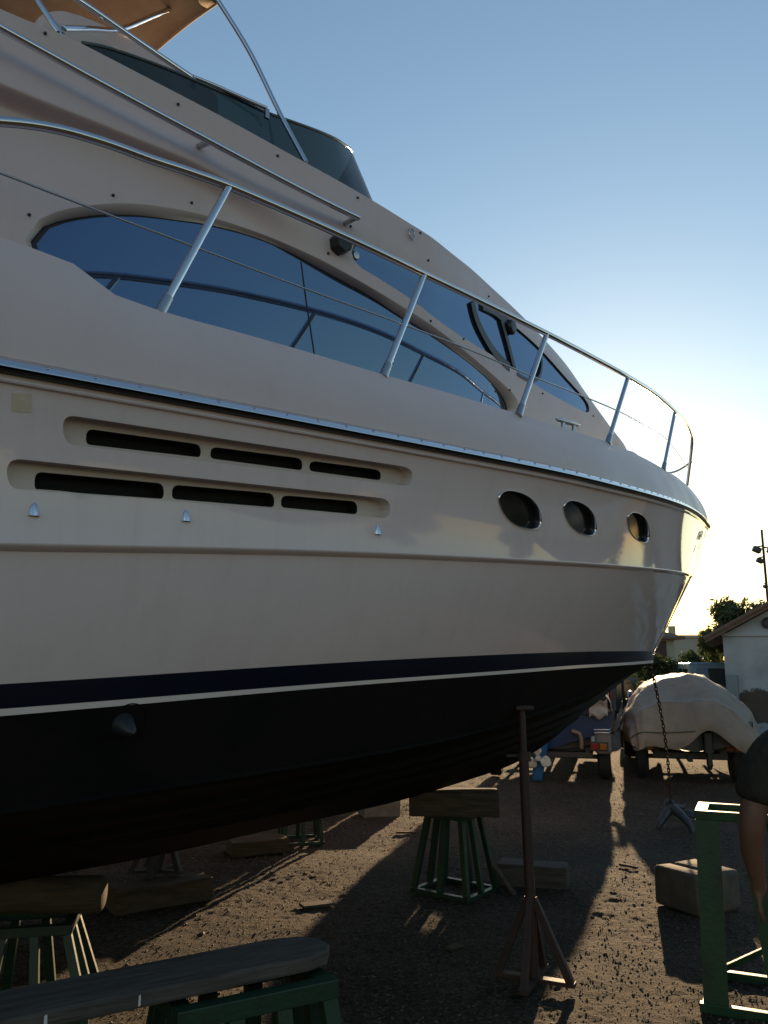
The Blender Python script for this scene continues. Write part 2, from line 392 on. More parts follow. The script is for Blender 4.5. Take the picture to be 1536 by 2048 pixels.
# outlines measured on the yacht's panels
Y = {'slot0':[(0.39661,0.7112),(0.39615,0.7382),(0.39597,0.7602),(0.39606,0.7772),(0.39643,0.7893),(0.39708,0.7966),(0.39801,0.799),(0.40281,0.7986),(0.40779,0.7982),(0.41297,0.7978),(0.41836,0.7973),(0.42398,0.7968),(0.42983,0.7964),(0.43594,0.796),(0.44232,0.7957),(0.44899,0.7955),(0.45599,0.7954),(0.46333,0.7954),(0.47104,0.7955),(0.47916,0.7959),(0.48774,0.7964),(0.4968,0.7972),(0.49868,0.795),(0.50033,0.7881),(0.50172,0.7764),(0.50287,0.7598),(0.50375,0.7383),(0.50436,0.7119),(0.50436,0.7119),(0.50469,0.6855),(0.50473,0.6637),(0.50448,0.6467),(0.50394,0.6345),(0.50312,0.6271),(0.50203,0.6245),(0.49263,0.6228),(0.48375,0.6216),(0.47535,0.6207),(0.46738,0.62),(0.45981,0.6196),(0.45261,0.6194),(0.44574,0.6194),(0.43918,0.6196),(0.43291,0.6198),(0.42691,0.6202),(0.42115,0.6206),(0.41563,0.621),(0.41033,0.6214),(0.40524,0.6218),(0.40034,0.622),(0.3997,0.6245),(0.39906,0.6321),(0.39844,0.6445),(0.39782,0.6619),(0.39721,0.6841),(0.39661,0.7112)],'slot1':[(0.39031,0.4076),(0.38988,0.4354),(0.38974,0.4581),(0.38987,0.4756),(0.39028,0.4882),(0.39098,0.4957),(0.39197,0.4981),(0.39654,0.4976),(0.40129,0.497),(0.40622,0.4962),(0.41135,0.4952),(0.41669,0.4942),(0.42225,0.4931),(0.42806,0.4919),(0.43411,0.4908),(0.44044,0.4897),(0.44707,0.4888),(0.454,0.488),(0.46129,0.4874),(0.46894,0.4871),(0.477,0.487),(0.4855,0.4872),(0.49449,0.4877),(0.49619,0.4854),(0.49769,0.4781),(0.49898,0.4657),(0.50006,0.4484),(0.50092,0.4259),(0.50155,0.3984),(0.50155,0.3984),(0.50192,0.3708),(0.50202,0.3481),(0.50184,0.3304),(0.50139,0.3178),(0.50068,0.3101),(0.49971,0.3075),(0.49088,0.3063),(0.48253,0.3055),(0.4746,0.3052),(0.46707,0.3051),(0.45989,0.3053),(0.45304,0.3058),(0.4465,0.3066),(0.44024,0.3075),(0.43424,0.3086),(0.4285,0.3098),(0.42298,0.311),(0.41768,0.3121),(0.41259,0.3131),(0.40769,0.3141),(0.40297,0.3149),(0.39842,0.3155),(0.39404,0.316),(0.39337,0.3186),(0.39271,0.3263),(0.39209,0.3391),(0.39148,0.357),(0.39088,0.3798),(0.39031,0.4076)],'open0':[(0.40367,0.6856),(0.40342,0.7021),(0.40332,0.7156),(0.40338,0.7261),(0.40359,0.7336),(0.40396,0.738),(0.40449,0.7395),(0.40919,0.7394),(0.41406,0.7392),(0.41911,0.7389),(0.42435,0.7387),(0.4298,0.7385),(0.43041,0.7371),(0.43097,0.733),(0.43148,0.7261),(0.43192,0.7164),(0.43232,0.7039),(0.43265,0.6886),(0.43289,0.675),(0.43301,0.6666),(0.43304,0.6597),(0.43298,0.6543),(0.43284,0.6505),(0.4326,0.6481),(0.43227,0.6473),(0.42648,0.646),(0.42092,0.6447),(0.41558,0.6436),(0.41044,0.6425),(0.40549,0.6414),(0.40516,0.6421),(0.40486,0.6446),(0.40459,0.6487),(0.40435,0.6544),(0.40413,0.6618),(0.40394,0.6708)],'open1':[(0.43545,0.6873),(0.43523,0.7015),(0.43519,0.7131),(0.43533,0.7222),(0.43564,0.7287),(0.43614,0.7326),(0.43681,0.7341),(0.44252,0.7351),(0.44845,0.7363),(0.45464,0.7377),(0.46108,0.7392),(0.46184,0.738),(0.46252,0.7338),(0.46313,0.7268),(0.46367,0.7168),(0.46412,0.7038),(0.46451,0.6879),(0.46478,0.6737),(0.46491,0.665),(0.46494,0.6578),(0.46485,0.6523),(0.46466,0.6484),(0.46436,0.646),(0.46395,0.6453),(0.45688,0.6461),(0.45014,0.6469),(0.44368,0.6479),(0.4375,0.649),(0.43709,0.6498),(0.43672,0.652),(0.4364,0.6555),(0.43612,0.6605),(0.43589,0.6669),(0.4357,0.6747)],'open2':[(0.46711,0.6863),(0.46688,0.7003),(0.46687,0.7117),(0.46707,0.7206),(0.46747,0.727),(0.4681,0.731),(0.46894,0.7324),(0.47589,0.7338),(0.48317,0.7353),(0.49079,0.7371),(0.4917,0.7359),(0.49252,0.732),(0.49323,0.7252),(0.49385,0.7155),(0.49436,0.703),(0.49477,0.6876),(0.49506,0.6739),(0.49519,0.6655),(0.4952,0.6586),(0.49507,0.6532),(0.49482,0.6494),(0.49445,0.6471),(0.49395,0.6464),(0.48538,0.6469),(0.47725,0.6477),(0.46952,0.6486),(0.46901,0.6493),(0.46856,0.6515),(0.46818,0.655),(0.46785,0.6599),(0.46759,0.6662),(0.46738,0.6738)],'open3':[(0.39767,0.3822),(0.3974,0.4009),(0.39728,0.4162),(0.39732,0.428),(0.3975,0.4365),(0.39784,0.4415),(0.39833,0.4432),(0.40247,0.443),(0.40675,0.4427),(0.41118,0.4423),(0.41576,0.4419),(0.4205,0.4414),(0.42541,0.4408),(0.426,0.4392),(0.42654,0.4343),(0.42703,0.4261),(0.42748,0.4146),(0.42787,0.3999),(0.42822,0.382),(0.42848,0.3659),(0.42861,0.3561),(0.42865,0.348),(0.42861,0.3418),(0.42847,0.3373),(0.42825,0.3346),(0.42794,0.3337),(0.42275,0.3335),(0.41775,0.3334),(0.41293,0.3332),(0.40827,0.333),(0.40378,0.3326),(0.39945,0.3322),(0.39914,0.3331),(0.39886,0.3359),(0.3986,0.3405),(0.39836,0.347),(0.39814,0.3554),(0.39794,0.3656)],'open4':[(0.43041,0.3834),(0.43017,0.4003),(0.4301,0.4141),(0.43021,0.4248),(0.43049,0.4325),(0.43095,0.4371),(0.43159,0.4387),(0.4377,0.4389),(0.44408,0.4392),(0.45076,0.4398),(0.45775,0.4406),(0.45848,0.439),(0.45914,0.4341),(0.45974,0.4258),(0.46026,0.4141),(0.46072,0.3991),(0.4611,0.3806),(0.46139,0.3641),(0.46152,0.354),(0.46155,0.3458),(0.46147,0.3394),(0.46129,0.3348),(0.46101,0.3321),(0.46062,0.3313),(0.45453,0.3323),(0.44868,0.3335),(0.44306,0.3348),(0.43764,0.3362),(0.43243,0.3376),(0.43204,0.3386),(0.43169,0.3412),(0.43138,0.3455),(0.4311,0.3514),(0.43087,0.359),(0.43067,0.3683)],'open5':[(0.4634,0.3798),(0.46316,0.3964),(0.46313,0.4099),(0.4633,0.4205),(0.46368,0.4281),(0.46427,0.4328),(0.46507,0.4345),(0.47228,0.4361),(0.47983,0.438),(0.48776,0.4403),(0.48864,0.4388),(0.48944,0.4339),(0.49014,0.4255),(0.49076,0.4135),(0.49128,0.398),(0.49171,0.3791),(0.49202,0.3621),(0.49216,0.3517),(0.49218,0.3432),(0.49207,0.3367),(0.49184,0.332),(0.49148,0.3293),(0.491,0.3284),(0.4843,0.3298),(0.47787,0.3314),(0.4717,0.3331),(0.46576,0.3349),(0.46527,0.3359),(0.46484,0.3385),(0.46447,0.3427),(0.46415,0.3485),(0.46389,0.3559),(0.46367,0.365)],'port0':[[0.55434,0.54911],[0.58229,0.51567],[0.55864,0.72936],[0.57653,0.33306]],'port1':[[0.5991,0.57338],[0.62975,0.51335],[0.60422,0.73161],[0.62316,0.33889]],'port2':[[0.66444,0.57549],[0.69941,0.52543],[0.6692,0.73706],[0.69248,0.3432]],'win1_out':[(0.3315,0.4449),(0.33147,0.4604),(0.33175,0.4701),(0.3323,0.4796),(0.3331,0.4903),(0.33418,0.5007),(0.3356,0.5122),(0.33738,0.5253),(0.33952,0.5396),(0.34202,0.5541),(0.34494,0.5688),(0.34824,0.584),(0.35171,0.5992),(0.35533,0.6143),(0.35912,0.6296),(0.363,0.6445),(0.36687,0.6585),(0.37081,0.6718),(0.37496,0.6844),(0.37932,0.6964),(0.3839,0.7077),(0.38884,0.7188),(0.39429,0.7308),(0.40013,0.746),(0.40608,0.7642),(0.41195,0.7845),(0.41792,0.8076),(0.42426,0.8361),(0.43107,0.8723),(0.43826,0.9169),(0.44582,0.9725),(0.454,1.0463),(0.46277,1.1134),(0.47155,1.1584),(0.48004,1.1741),(0.48862,1.1639),(0.49779,1.133),(0.50779,1.0921),(0.51822,1.0504),(0.52866,1.0111),(0.53878,0.9757),(0.54891,0.9421),(0.56014,0.9108),(0.57292,0.8767),(0.58641,0.8371),(0.60024,0.7957),(0.6143,0.7579),(0.62818,0.7221),(0.63999,0.691),(0.64838,0.6684),(0.65428,0.651),(0.65895,0.6329),(0.66263,0.6136),(0.66502,0.5935),(0.66664,0.5682),(0.66803,0.5357),(0.66864,0.4986),(0.66743,0.46),(0.66511,0.4177),(0.66106,0.375),(0.65253,0.3434),(0.63899,0.3318),(0.62189,0.3309),(0.60197,0.3282),(0.58007,0.3213),(0.55701,0.3117),(0.53381,0.3044),(0.50943,0.2982),(0.48518,0.2919),(0.46354,0.277),(0.44415,0.2586),(0.42592,0.2422),(0.40873,0.2327),(0.39174,0.2305),(0.37579,0.2335),(0.36286,0.2405),(0.3533,0.2527),(0.346,0.2689),(0.34049,0.2878),(0.33688,0.3093),(0.33486,0.3337),(0.33342,0.3594),(0.3323,0.3885),(0.33175,0.4194)],'win1_in':[(0.33501,0.4557),(0.335,0.4696),(0.33529,0.4802),(0.33585,0.4896),(0.33664,0.4977),(0.3377,0.5047),(0.33912,0.5131),(0.34102,0.5245),(0.3433,0.5377),(0.34572,0.5505),(0.34819,0.5622),(0.3508,0.5736),(0.35363,0.585),(0.35666,0.5967),(0.35992,0.6086),(0.3636,0.621),(0.36784,0.6341),(0.37255,0.6475),(0.37748,0.6602),(0.38263,0.6713),(0.38803,0.6815),(0.39351,0.6922),(0.39877,0.7061),(0.40409,0.7232),(0.41012,0.7445),(0.41743,0.7735),(0.42549,0.8116),(0.43334,0.8538),(0.44026,0.8941),(0.44696,0.9339),(0.45463,0.9791),(0.4645,1.0398),(0.4758,1.0883),(0.48657,1.1047),(0.49567,1.0909),(0.50371,1.0593),(0.51144,1.0228),(0.51915,0.9791),(0.52653,0.9398),(0.53372,0.9109),(0.53999,0.8963),(0.54598,0.8858),(0.55444,0.8654),(0.56787,0.8312),(0.58439,0.7896),(0.6005,0.7477),(0.61388,0.7162),(0.62584,0.6885),(0.63626,0.6614),(0.64493,0.6349),(0.65176,0.6094),(0.65685,0.5837),(0.66019,0.5586),(0.6617,0.5335),(0.66144,0.5053),(0.66068,0.4697),(0.65818,0.4321),(0.6504,0.4049),(0.63573,0.3968),(0.61689,0.3986),(0.59706,0.399),(0.57824,0.3945),(0.55904,0.3868),(0.53791,0.3801),(0.51364,0.3719),(0.48846,0.3633),(0.46621,0.3452),(0.44657,0.3221),(0.42813,0.3003),(0.41097,0.286),(0.3944,0.28),(0.379,0.2808),(0.36658,0.286),(0.35762,0.2968),(0.35094,0.3117),(0.34567,0.3288),(0.34166,0.3483),(0.33892,0.37),(0.33694,0.3917),(0.3357,0.4139),(0.33521,0.4364)],'win2':[(0.49154,2.0575),(0.49117,2.0018),(0.49102,1.9475),(0.49139,1.8791),(0.49221,1.7775),(0.49355,1.658),(0.49587,1.5626),(0.49928,1.5158),(0.50374,1.4931),(0.50956,1.4598),(0.51744,1.4073),(0.52695,1.3504),(0.53653,1.2844),(0.54554,1.201),(0.55492,1.1203),(0.56496,1.0639),(0.57493,1.0263),(0.58491,0.9931),(0.59679,0.963),(0.61231,0.946),(0.63008,0.9437),(0.64638,0.9373),(0.65854,0.9221),(0.66859,0.9044),(0.67924,0.8919),(0.69204,0.8882),(0.70577,0.8942),(0.71918,0.909),(0.73165,0.9336),(0.74357,0.9736),(0.75519,1.0387),(0.76698,1.1323),(0.77851,1.2899),(0.78843,1.5251),(0.7957,1.7777),(0.80081,1.9779),(0.80446,2.1503),(0.80682,2.332),(0.80762,2.5069),(0.80711,2.657),(0.8062,2.7842),(0.804,2.8814),(0.79823,2.9071),(0.7877,2.8315),(0.77434,2.7245),(0.76057,2.6914),(0.7463,2.7373),(0.73171,2.815),(0.71903,2.8779),(0.7094,2.9063),(0.7014,2.9169),(0.69355,2.9208),(0.68542,2.9198),(0.67748,2.9146),(0.66969,2.9127),(0.66245,2.9295),(0.65523,2.9493),(0.64659,2.9406),(0.63567,2.8899),(0.62345,2.8106),(0.61135,2.7282),(0.59987,2.6585),(0.58857,2.6005),(0.57738,2.5473),(0.56543,2.5015),(0.55375,2.4761),(0.54356,2.4692),(0.53404,2.4397),(0.5249,2.3937),(0.51694,2.3589),(0.51022,2.3486),(0.50449,2.3481),(0.49999,2.3404),(0.49698,2.3209),(0.4951,2.2929),(0.49369,2.2532),(0.4926,2.1953),(0.49196,2.1252)],'mull0':[(0.60282,2.5091),(0.60385,2.4045),(0.6053,2.2535),(0.60707,2.0851),(0.6091,1.9269),(0.61148,1.7695),(0.61424,1.6055),(0.61728,1.4554),(0.62047,1.3301),(0.62375,1.2282),(0.62721,1.1436),(0.63091,1.0742),(0.63493,1.0179),(0.63983,0.9736),(0.64541,0.9417),(0.65057,0.919),(0.65417,0.9042)],'mull1':[(0.61682,2.6421),(0.62011,2.6704),(0.62496,2.7139),(0.63025,2.7596),(0.63477,2.7921),(0.63811,2.8026),(0.64091,2.7993),(0.64349,2.7918),(0.64618,2.7899),(0.64931,2.7987),(0.65265,2.813),(0.65564,2.8282),(0.65773,2.839)],'mull2':[(0.64523,2.6807),(0.64693,2.5221),(0.64938,2.2945),(0.65203,2.0352),(0.65435,1.7541),(0.65645,1.4419),(0.65855,1.1841),(0.66036,1.0145),(0.66166,0.9305)],'mull3':[(0.70988,2.5573),(0.70967,2.4422),(0.70941,2.2783),(0.70892,2.0926),(0.70802,1.9059),(0.70675,1.694),(0.70521,1.4716),(0.70329,1.2901),(0.70085,1.1565),(0.69789,1.0543),(0.69448,0.9743),(0.69065,0.9251),(0.68638,0.895),(0.68098,0.8798),(0.67474,0.8744),(0.66906,0.8736),(0.66518,0.873)],'seam1':[(0.46334,0.9764),(0.46436,0.8876),(0.46575,0.7962),(0.46715,0.7238),(0.46845,0.6695),(0.46978,0.6208),(0.47114,0.5735),(0.47266,0.5209),(0.47422,0.4689),(0.47532,0.4328)],'wiper':[(0.65838,2.6631)],'lens2':[(0.49446,1.9125)],'horn':[(0.48191,1.9378)],'snaps':[(0.33232,0.5196),(0.36515,0.684),(0.4016,0.8008),(0.47605,1.437),(0.48925,2.6652),(0.33174,3.8645),(0.39004,3.7433),(0.44338,3.7526),(0.49465,3.7672),(0.54425,3.8659),(0.55033,2.9423),(0.62733,3.314),(0.55541,0.9725),(0.59184,0.9546),(0.65327,0.6513),(0.70619,0.824),(0.81658,2.2916)],'eyelet':[(0.53524,3.5593)],'shells':[(0.39919,0.1966),(0.435,0.2115),(0.50008,0.1939)],'tape':[(0.38326,0.8751),(0.38681,0.8874),(0.38872,0.7805),(0.38513,0.7699)],'scoop':[(0.46902,0.7842)],'flyrailbr':[(0.40155,2.9114),(0.48551,2.6731)],'flyrail':[[0.6609,1.745,3.7987],[0.7258,1.745,3.7948],[1.0829,1.745,3.7732],[1.5046,1.745,3.7543],[2.011,1.745,3.7341],[2.3574,1.745,3.7305]],'handrail':[[0.6,2.0,3.2462],[0.6828,2.0,3.2803],[0.7701,2.0,3.3129],[0.8786,2.0,3.3426],[1.0205,2.0,3.3646],[1.174,2.0,3.3771],[1.3292,2.0,3.3959],[1.4925,2.0,3.4103],[1.702,2.0,3.4162],[1.9568,1.995,3.4232],[2.2404,1.99,3.426],[2.5614,1.975,3.4311],[2.9881,1.95,3.4408],[3.5992,1.91,3.4552],[4.1675,1.82,3.4998],[4.8024,1.7,3.5567],[5.6664,1.43,3.7033],[6.58,1.12,3.8309],[7.4007,0.8,3.9799],[8.0027,0.55,4.0508],[8.4228,0.36,4.0603],[8.5048,0.28,3.8467],[8.5186,0.22,3.5931]],'stan':[[[1.2348,2.02,2.8271],[1.4905,2.0,3.4054]],[[2.2847,2.0,2.865],[2.5613,1.975,3.4286]],[[3.2898,1.94,2.9191],[3.599,1.91,3.4522]],[[4.452,1.74,3.0249],[4.8085,1.7,3.5547]],[[6.179,1.19,3.2329],[6.5794,1.12,3.8263]]],'wire':[[0.6093,2.01,3.1027],[0.6936,2.01,3.1074],[1.0203,2.01,3.1069],[1.3472,2.01,3.1103],[1.8411,2.0,3.1185],[2.4078,1.985,3.1367],[2.8927,1.96,3.1533],[3.4496,1.925,3.1618],[3.9583,1.84,3.2111],[4.6365,1.72,3.2718],[5.449,1.45,3.3959],[6.3785,1.15,3.5074],[8.4287,0.3,3.7459]],'cleat':[[3.8156,1.8,3.0328],[4.1481,1.74,3.0743],[3.8612,1.8,2.9855],[4.031,1.76,3.0156]],'wscr_top':[[1.0732,1.57,4.042],[1.1506,1.55,4.0852],[1.2639,1.53,4.1271],[1.4583,1.5,4.1838],[1.6456,1.47,4.2278],[1.8482,1.44,4.2734],[2.0317,1.42,4.3027],[2.274,1.38,4.3744],[2.4857,1.32,4.4526],[2.6918,1.22,4.5434],[2.9472,1.0,4.6901]],'wrail':[[1.6129,1.46,4.2363],[1.7285,1.46,4.2518],[1.8631,1.46,4.2647],[2.0132,1.46,4.28]],'poleA':[[2.1509,1.6,3.9975],[2.0925,1.46,4.3007],[1.9924,1.33,4.6642],[1.878,1.2,4.973]],'poleB':[[1.6126,1.46,4.2412],[1.3785,1.36,4.3671],[1.157,1.28,4.4756],[1.0314,1.2,4.555]],'poleC':[[1.0346,1.45,4.1303],[0.9956,1.4,4.2192],[0.9355,1.33,4.3566]],'poleD':[[1.0508,1.42,4.1885],[1.2012,1.3,4.3508],[1.4392,1.05,4.6493],[1.6596,0.95,4.9243],[1.9279,0.85,5.2523],[2.1469,0.8,5.515]],'console':[[1.0726,1.0,4.4339],[1.0721,1.0,4.4978],[1.0962,1.0,4.5641],[1.1492,1.0,4.6174],[1.2167,1.0,4.6507],[1.3602,1.0,4.678],[1.619,1.0,4.6901],[1.8739,1.0,4.6704],[2.026,1.0,4.627]],'wnose':[3.137,1.05,4.4206],'bim':[1.878,1.2,4.973]}
# ================================================================== the yard
def axis(lo, hi, f0, f1, step):
    def run(a, lim, sg):
        out = []; d = step
        while (a < lim if sg > 0 else a > lim):
            a += sg*d; out.append(a); d *= 1.035 if d < .07 else 1.25
        return out
    mid = [f0+step*i for i in range(int((f1-f0)/step)+1)]
    return run(f0, lo, -1)[::-1]+mid+run(mid[-1], hi, 1)
gx = axis(-700, 700, -1.9, 2.9, .02); gy = axis(-700, 900, 3.9, 10.0, .02)
def gh(x, y):
    f = max(0.0, 1-max(abs(x-1.0)-5, abs(y-8)-7, 0)/6)
    if f <= 0: return 0.0
    n1 = noise.noise((x*.7, y*.7, 3.1))*.030; n2 = noise.noise((x*3.1, y*3.1, 7.7))*.012
    pat = .55+.45*noise.noise((x*1.3, y*1.3, 9.4))
    n3 = (noise.noise((x*11, y*11, 1.3))*.012+noise.noise((x*25, y*25, 4.3))*.013)*pat
    return f*(n1+n2+n3-.015)
gv = [(x, y, gh(x, y)) for x in gx for y in gy]
ny_ = len(gy)
gf = [(i*ny_+j, (i+1)*ny_+j, (i+1)*ny_+j+1, i*ny_+j+1) for i in range(len(gx)-1) for j in range(ny_-1)]
GM = bpy.data.materials.new('gravel_yard'); GM.use_nodes = True
nt = GM.node_tree; N = nt.nodes; L = nt.links; B_ = N['Principled BSDF']
tc = N.new('ShaderNodeTexCoord')
def nz(scale, det=6, rough=.6):
    n = N.new('ShaderNodeTexNoise'); n.inputs['Scale'].default_value = scale; n.inputs['Detail'].default_value = det; n.inputs['Roughness'].default_value = rough
    L.new(tc.outputs['Object'], n.inputs['Vector']); return n
def ramp(src, stops):
    r = N.new('ShaderNodeValToRGB'); els = r.color_ramp.elements
    while len(els) < len(stops): els.new(.5)
    for e, (p, c) in zip(els, stops): e.position = p; e.color = (*c, 1)
    L.new(src, r.inputs['Fac']); return r
big = ramp(nz(.6, 7, .7).outputs['Fac'], [(.32, (.052, .035, .023)), (.55, (.086, .062, .040)), (.75, (.125, .095, .064))])
fine = ramp(nz(38, 8, .7).outputs['Fac'], [(.34, (.25, .23, .22)), (.5, (.85, .84, .83)), (.66, (1.7, 1.62, 1.55))])
vor = N.new('ShaderNodeTexVoronoi'); vor.inputs['Scale'].default_value = 80; L.new(tc.outputs['Object'], vor.inputs['Vector'])
mul = N.new('ShaderNodeMix'); mul.data_type = 'RGBA'; mul.blend_type = 'MULTIPLY'; mul.inputs[0].default_value = 1.0
L.new(big.outputs['Color'], mul.inputs[6]); L.new(fine.outputs['Color'], mul.inputs[7])
L.new(mul.outputs[2], B_.inputs['Base Color'])
B_.inputs['Roughness'].default_value = .92; B_.inputs['Specular IOR Level'].default_value = .25
add = N.new('ShaderNodeMath'); add.operation = 'ADD'; m2 = N.new('ShaderNodeMath'); m2.operation = 'MULTIPLY'; m2.inputs[1].default_value = -.4
L.new(vor.outputs['Distance'], m2.inputs[0]); L.new(nz(60, 10, .75).outputs['Fac'], add.inputs[0]); L.new(m2.outputs[0], add.inputs[1])
bp = N.new('ShaderNodeBump'); bp.inputs['Strength'].default_value = 1.0; bp.inputs['Distance'].default_value = .035
L.new(add.outputs[0], bp.inputs['Height']); L.new(bp.outputs['Normal'], B_.inputs['Normal'])
g_ = MB().add(gv, gf).build('ground', GM, smooth=None, recalc=False); tag(g_, kind='structure')
for p in g_.data.polygons: p.use_smooth = True
# loose stones lying on it, far too many to count
rng = random.Random(11); sv = []; sf = []
OCT = [(0, 2, 4), (2, 1, 4), (1, 3, 4), (3, 0, 4), (2, 0, 5), (1, 2, 5), (3, 1, 5), (0, 3, 5)]
for i in range(70000):
    y = 3.0+11.5*(rng.random()**1.35); x = rng.uniform(-.45*y-.6, .5*y+.3)
    r = .0018+.0048*rng.random()**2.5*(1+.05*y)
    if rng.random() < .0012: r *= 2.6
    c, s_ = math.cos(rng.random()*6.3), math.sin(rng.random()*6.3); z = gh(x, y)
    a, b, h = r*rng.uniform(.8, 1.6), r*rng.uniform(.7, 1.2), r*rng.uniform(.45, .9)
    o = len(sv)
    for (px, py, pz) in ((a, 0, 0), (-a, rng.uniform(-.3, .3)*b, 0), (rng.uniform(-.3, .3)*a, b, 0), (0, -b, rng.uniform(-.3, .3)*h), (rng.uniform(-.4, .4)*a, 0, h), (0, 0, -h)):
        sv.append((x+px*c-py*s_, y+px*s_+py*c, z+pz+h*.35))
    sf += [tuple(o+k for k in f) for f in OCT]
st = MB().add(sv, sf).build('loose_gravel', mat('pebbles', (.19, .15, .108), rough=.8, color2=(.07, .053, .038), vscale=14), recalc=False)
tag(st, 'loose gravel and small stones scattered over the yard', 'gravel', kind='stuff')
# ================================================================== the motor yacht
YAX = math.radians(47.0); YNC = 4.45
yacht = empty('motor_yacht', (-math.cos(YAX)*YNC, math.sin(YAX)*YNC, 0), math.radians(43.0),
              'large white motor yacht with flybridge propped up on stands', 'yacht')
def L3(p): return (p[0], -p[1], p[2])            # station, half breadth, height -> local x, y, z (starboard is -y)

def set_normals(me, nrm):
    for p in me.polygons: p.use_smooth = True
    me.normals_split_custom_set_from_vertices(nrm)

def panel_mesh(name, P, gs, rs, side=1, off=0.0):
    vs = []; ns = []; fs = []
    for g in gs:
        for r in rs:
            p = P.at(g, r, off); q = P.normal(g, r)
            vs.append((p[0], -side*p[1], p[2])); ns.append((q[0], -side*q[1], q[2]))
    n = len(rs)
    for i in range(len(gs)-1):
        for j in range(n-1):
            f = (i*n+j, (i+1)*n+j, (i+1)*n+j+1, i*n+j+1)
            fs.append(f if side > 0 else f[::-1])
    me = bpy.data.meshes.new(name); me.from_pydata(vs, [], fs); set_normals(me, ns); return me

def lin(a, b, n): return [a+(b-a)*i/(n-1) for i in range(n)]
GS = lin(0, .93, 90)+lin(.935, 1, 22)
def both(name, P, rs, m, parent=None):
    out = []
    for sd in (1, -1):
        out.append(link(name, panel_mesh(name, P, GS, rs, sd), m, parent or yacht))
    return out

def inside(p, poly):
    x, y = p; c = False; n = len(poly); j = n-1
    for i in range(n):
        xi, yi = poly[i]; xj, yj = poly[j]
        if (yi > y) != (yj > y) and x < (xj-xi)*(y-yi)/(yj-yi)+xi: c = not c
        j = i
    return c
def segdist(p, poly):
    best = 9e9; n = len(poly)
    for i in range(n):
        ax, ay = poly[i]; bx, by = poly[(i+1) % n]
        dx, dy = bx-ax, by-ay; l = dx*dx+dy*dy or 1e-12
        t = max(0, min(1, ((p[0]-ax)*dx+(p[1]-ay)*dy)/l))
        best = min(best, math.hypot(p[0]-ax-t*dx, p[1]-ay-t*dy))
    return best

def cut_mesh(name, P, sx, sy, border, holes, step, off=0.0, extra=None):
    """triangulated panel: border and holes are (g, r) outlines; sx, sy metres per unit of g and r"""
    S = lambda q: (q[0]*sx, q[1]*sy)
    B = [S(q) for q in border]; Hs = [[S(q) for q in h] for h in holes]
    pts = []; edges = []
    for loop in [B]+Hs:
        o = len(pts); pts += loop; edges += [(o+i, o+(i+1) % len(loop)) for i in range(len(loop))]
    x0, x1 = min(p[0] for p in B), max(p[0] for p in B); y0, y1 = min(p[1] for p in B), max(p[1] for p in B)
    bbs = [(min(p[0] for p in h)-step[0], max(p[0] for p in h)+step[0], min(p[1] for p in h)-step[1], max(p[1] for p in h)+step[1]) for h in Hs]
    nx = max(1, int((x1-x0)/step[0])); ny = max(1, int((y1-y0)/step[1]))
    mn = .4*min(step)
    for i in range(nx+1):
        for j in range(ny+1):
            p = (x0+(x1-x0)*i/nx, y0+(y1-y0)*j/ny)
            if not inside(p, B) or segdist(p, B) < mn: continue
            ok = True
            for h, bb in zip(Hs, bbs):
                if bb[0] < p[0] < bb[1] and bb[2] < p[1] < bb[3] and (inside(p, h) or segdist(p, h) < mn): ok = False; break
            if ok: pts.append(p)
    res = delaunay_2d_cdt([Vector(p) for p in pts], edges, [], 0, 1e-7)
    V2, F2 = res[0], res[2]
    vs = []; ns = []
    for v in V2:
        g, r = v[0]/sx, v[1]/sy
        g = min(max(g, 0), 1); r = min(max(r, 0), len(P.rows)-1)
        vs.append(L3(P.at(g, r, off))); q = P.normal(g, r); ns.append((q[0], -q[1], q[2]))
    fs = []
    for f in F2:
        c = (sum(V2[i][0] for i in f)/len(f), sum(V2[i][1] for i in f)/len(f))
        if not inside(c, B): continue
        if any(inside(c, h) for h in Hs): continue
        a, b, d = [Vector(vs[i]) for i in f[:3]]
        nn = (b-a).cross(d-a); av = Vector(ns[f[0]])+Vector(ns[f[1]])+Vector(ns[f[2]])
        fs.append(tuple(f) if nn.dot(av) > 0 else tuple(reversed(f)))
    me = bpy.data.meshes.new(name); me.from_pydata(vs, [], fs); set_normals(me, ns); return me

def ring_mesh(name, P, loops, closed=True):
    """loops: list of (outline, offset); all outlines have the same count"""
    n = len(loops[0][0]); mb = MB(); vs = []
    for out, off in loops: vs += [L3(P.at(min(max(g, 0), 1), min(max(r, 0), len(P.rows)-1), off)) for g, r in out]
    fs = []
    for k in range(len(loops)-1):
        for i in range(n): fs.append((k*n+i, k*n+(i+1) % n, (k+1)*n+(i+1) % n, (k+1)*n+i))
    me = bpy.data.meshes.new(name); me.from_pydata(vs, [], fs)
    # face towards the recess axis: outward of the boat or towards the middle of the loop
    cx = sum((Vector(v) for v in vs), Vector())/len(vs)
    q = P.normal(*loops[0][0][0]); on = Vector((q[0], -q[1], q[2]))
    bm = bmesh.new(); bm.from_mesh(me); bm.normal_update()
    s_ = sum(f.normal.dot((cx+on*.15-f.calc_center_median()).normalized())*f.calc_area() for f in bm.faces)
    if s_ < 0: bmesh.ops.reverse_faces(bm, faces=bm.faces)
    bm.to_mesh(me); bm.free()
    for p in me.polygons: p.use_smooth = True
    return me

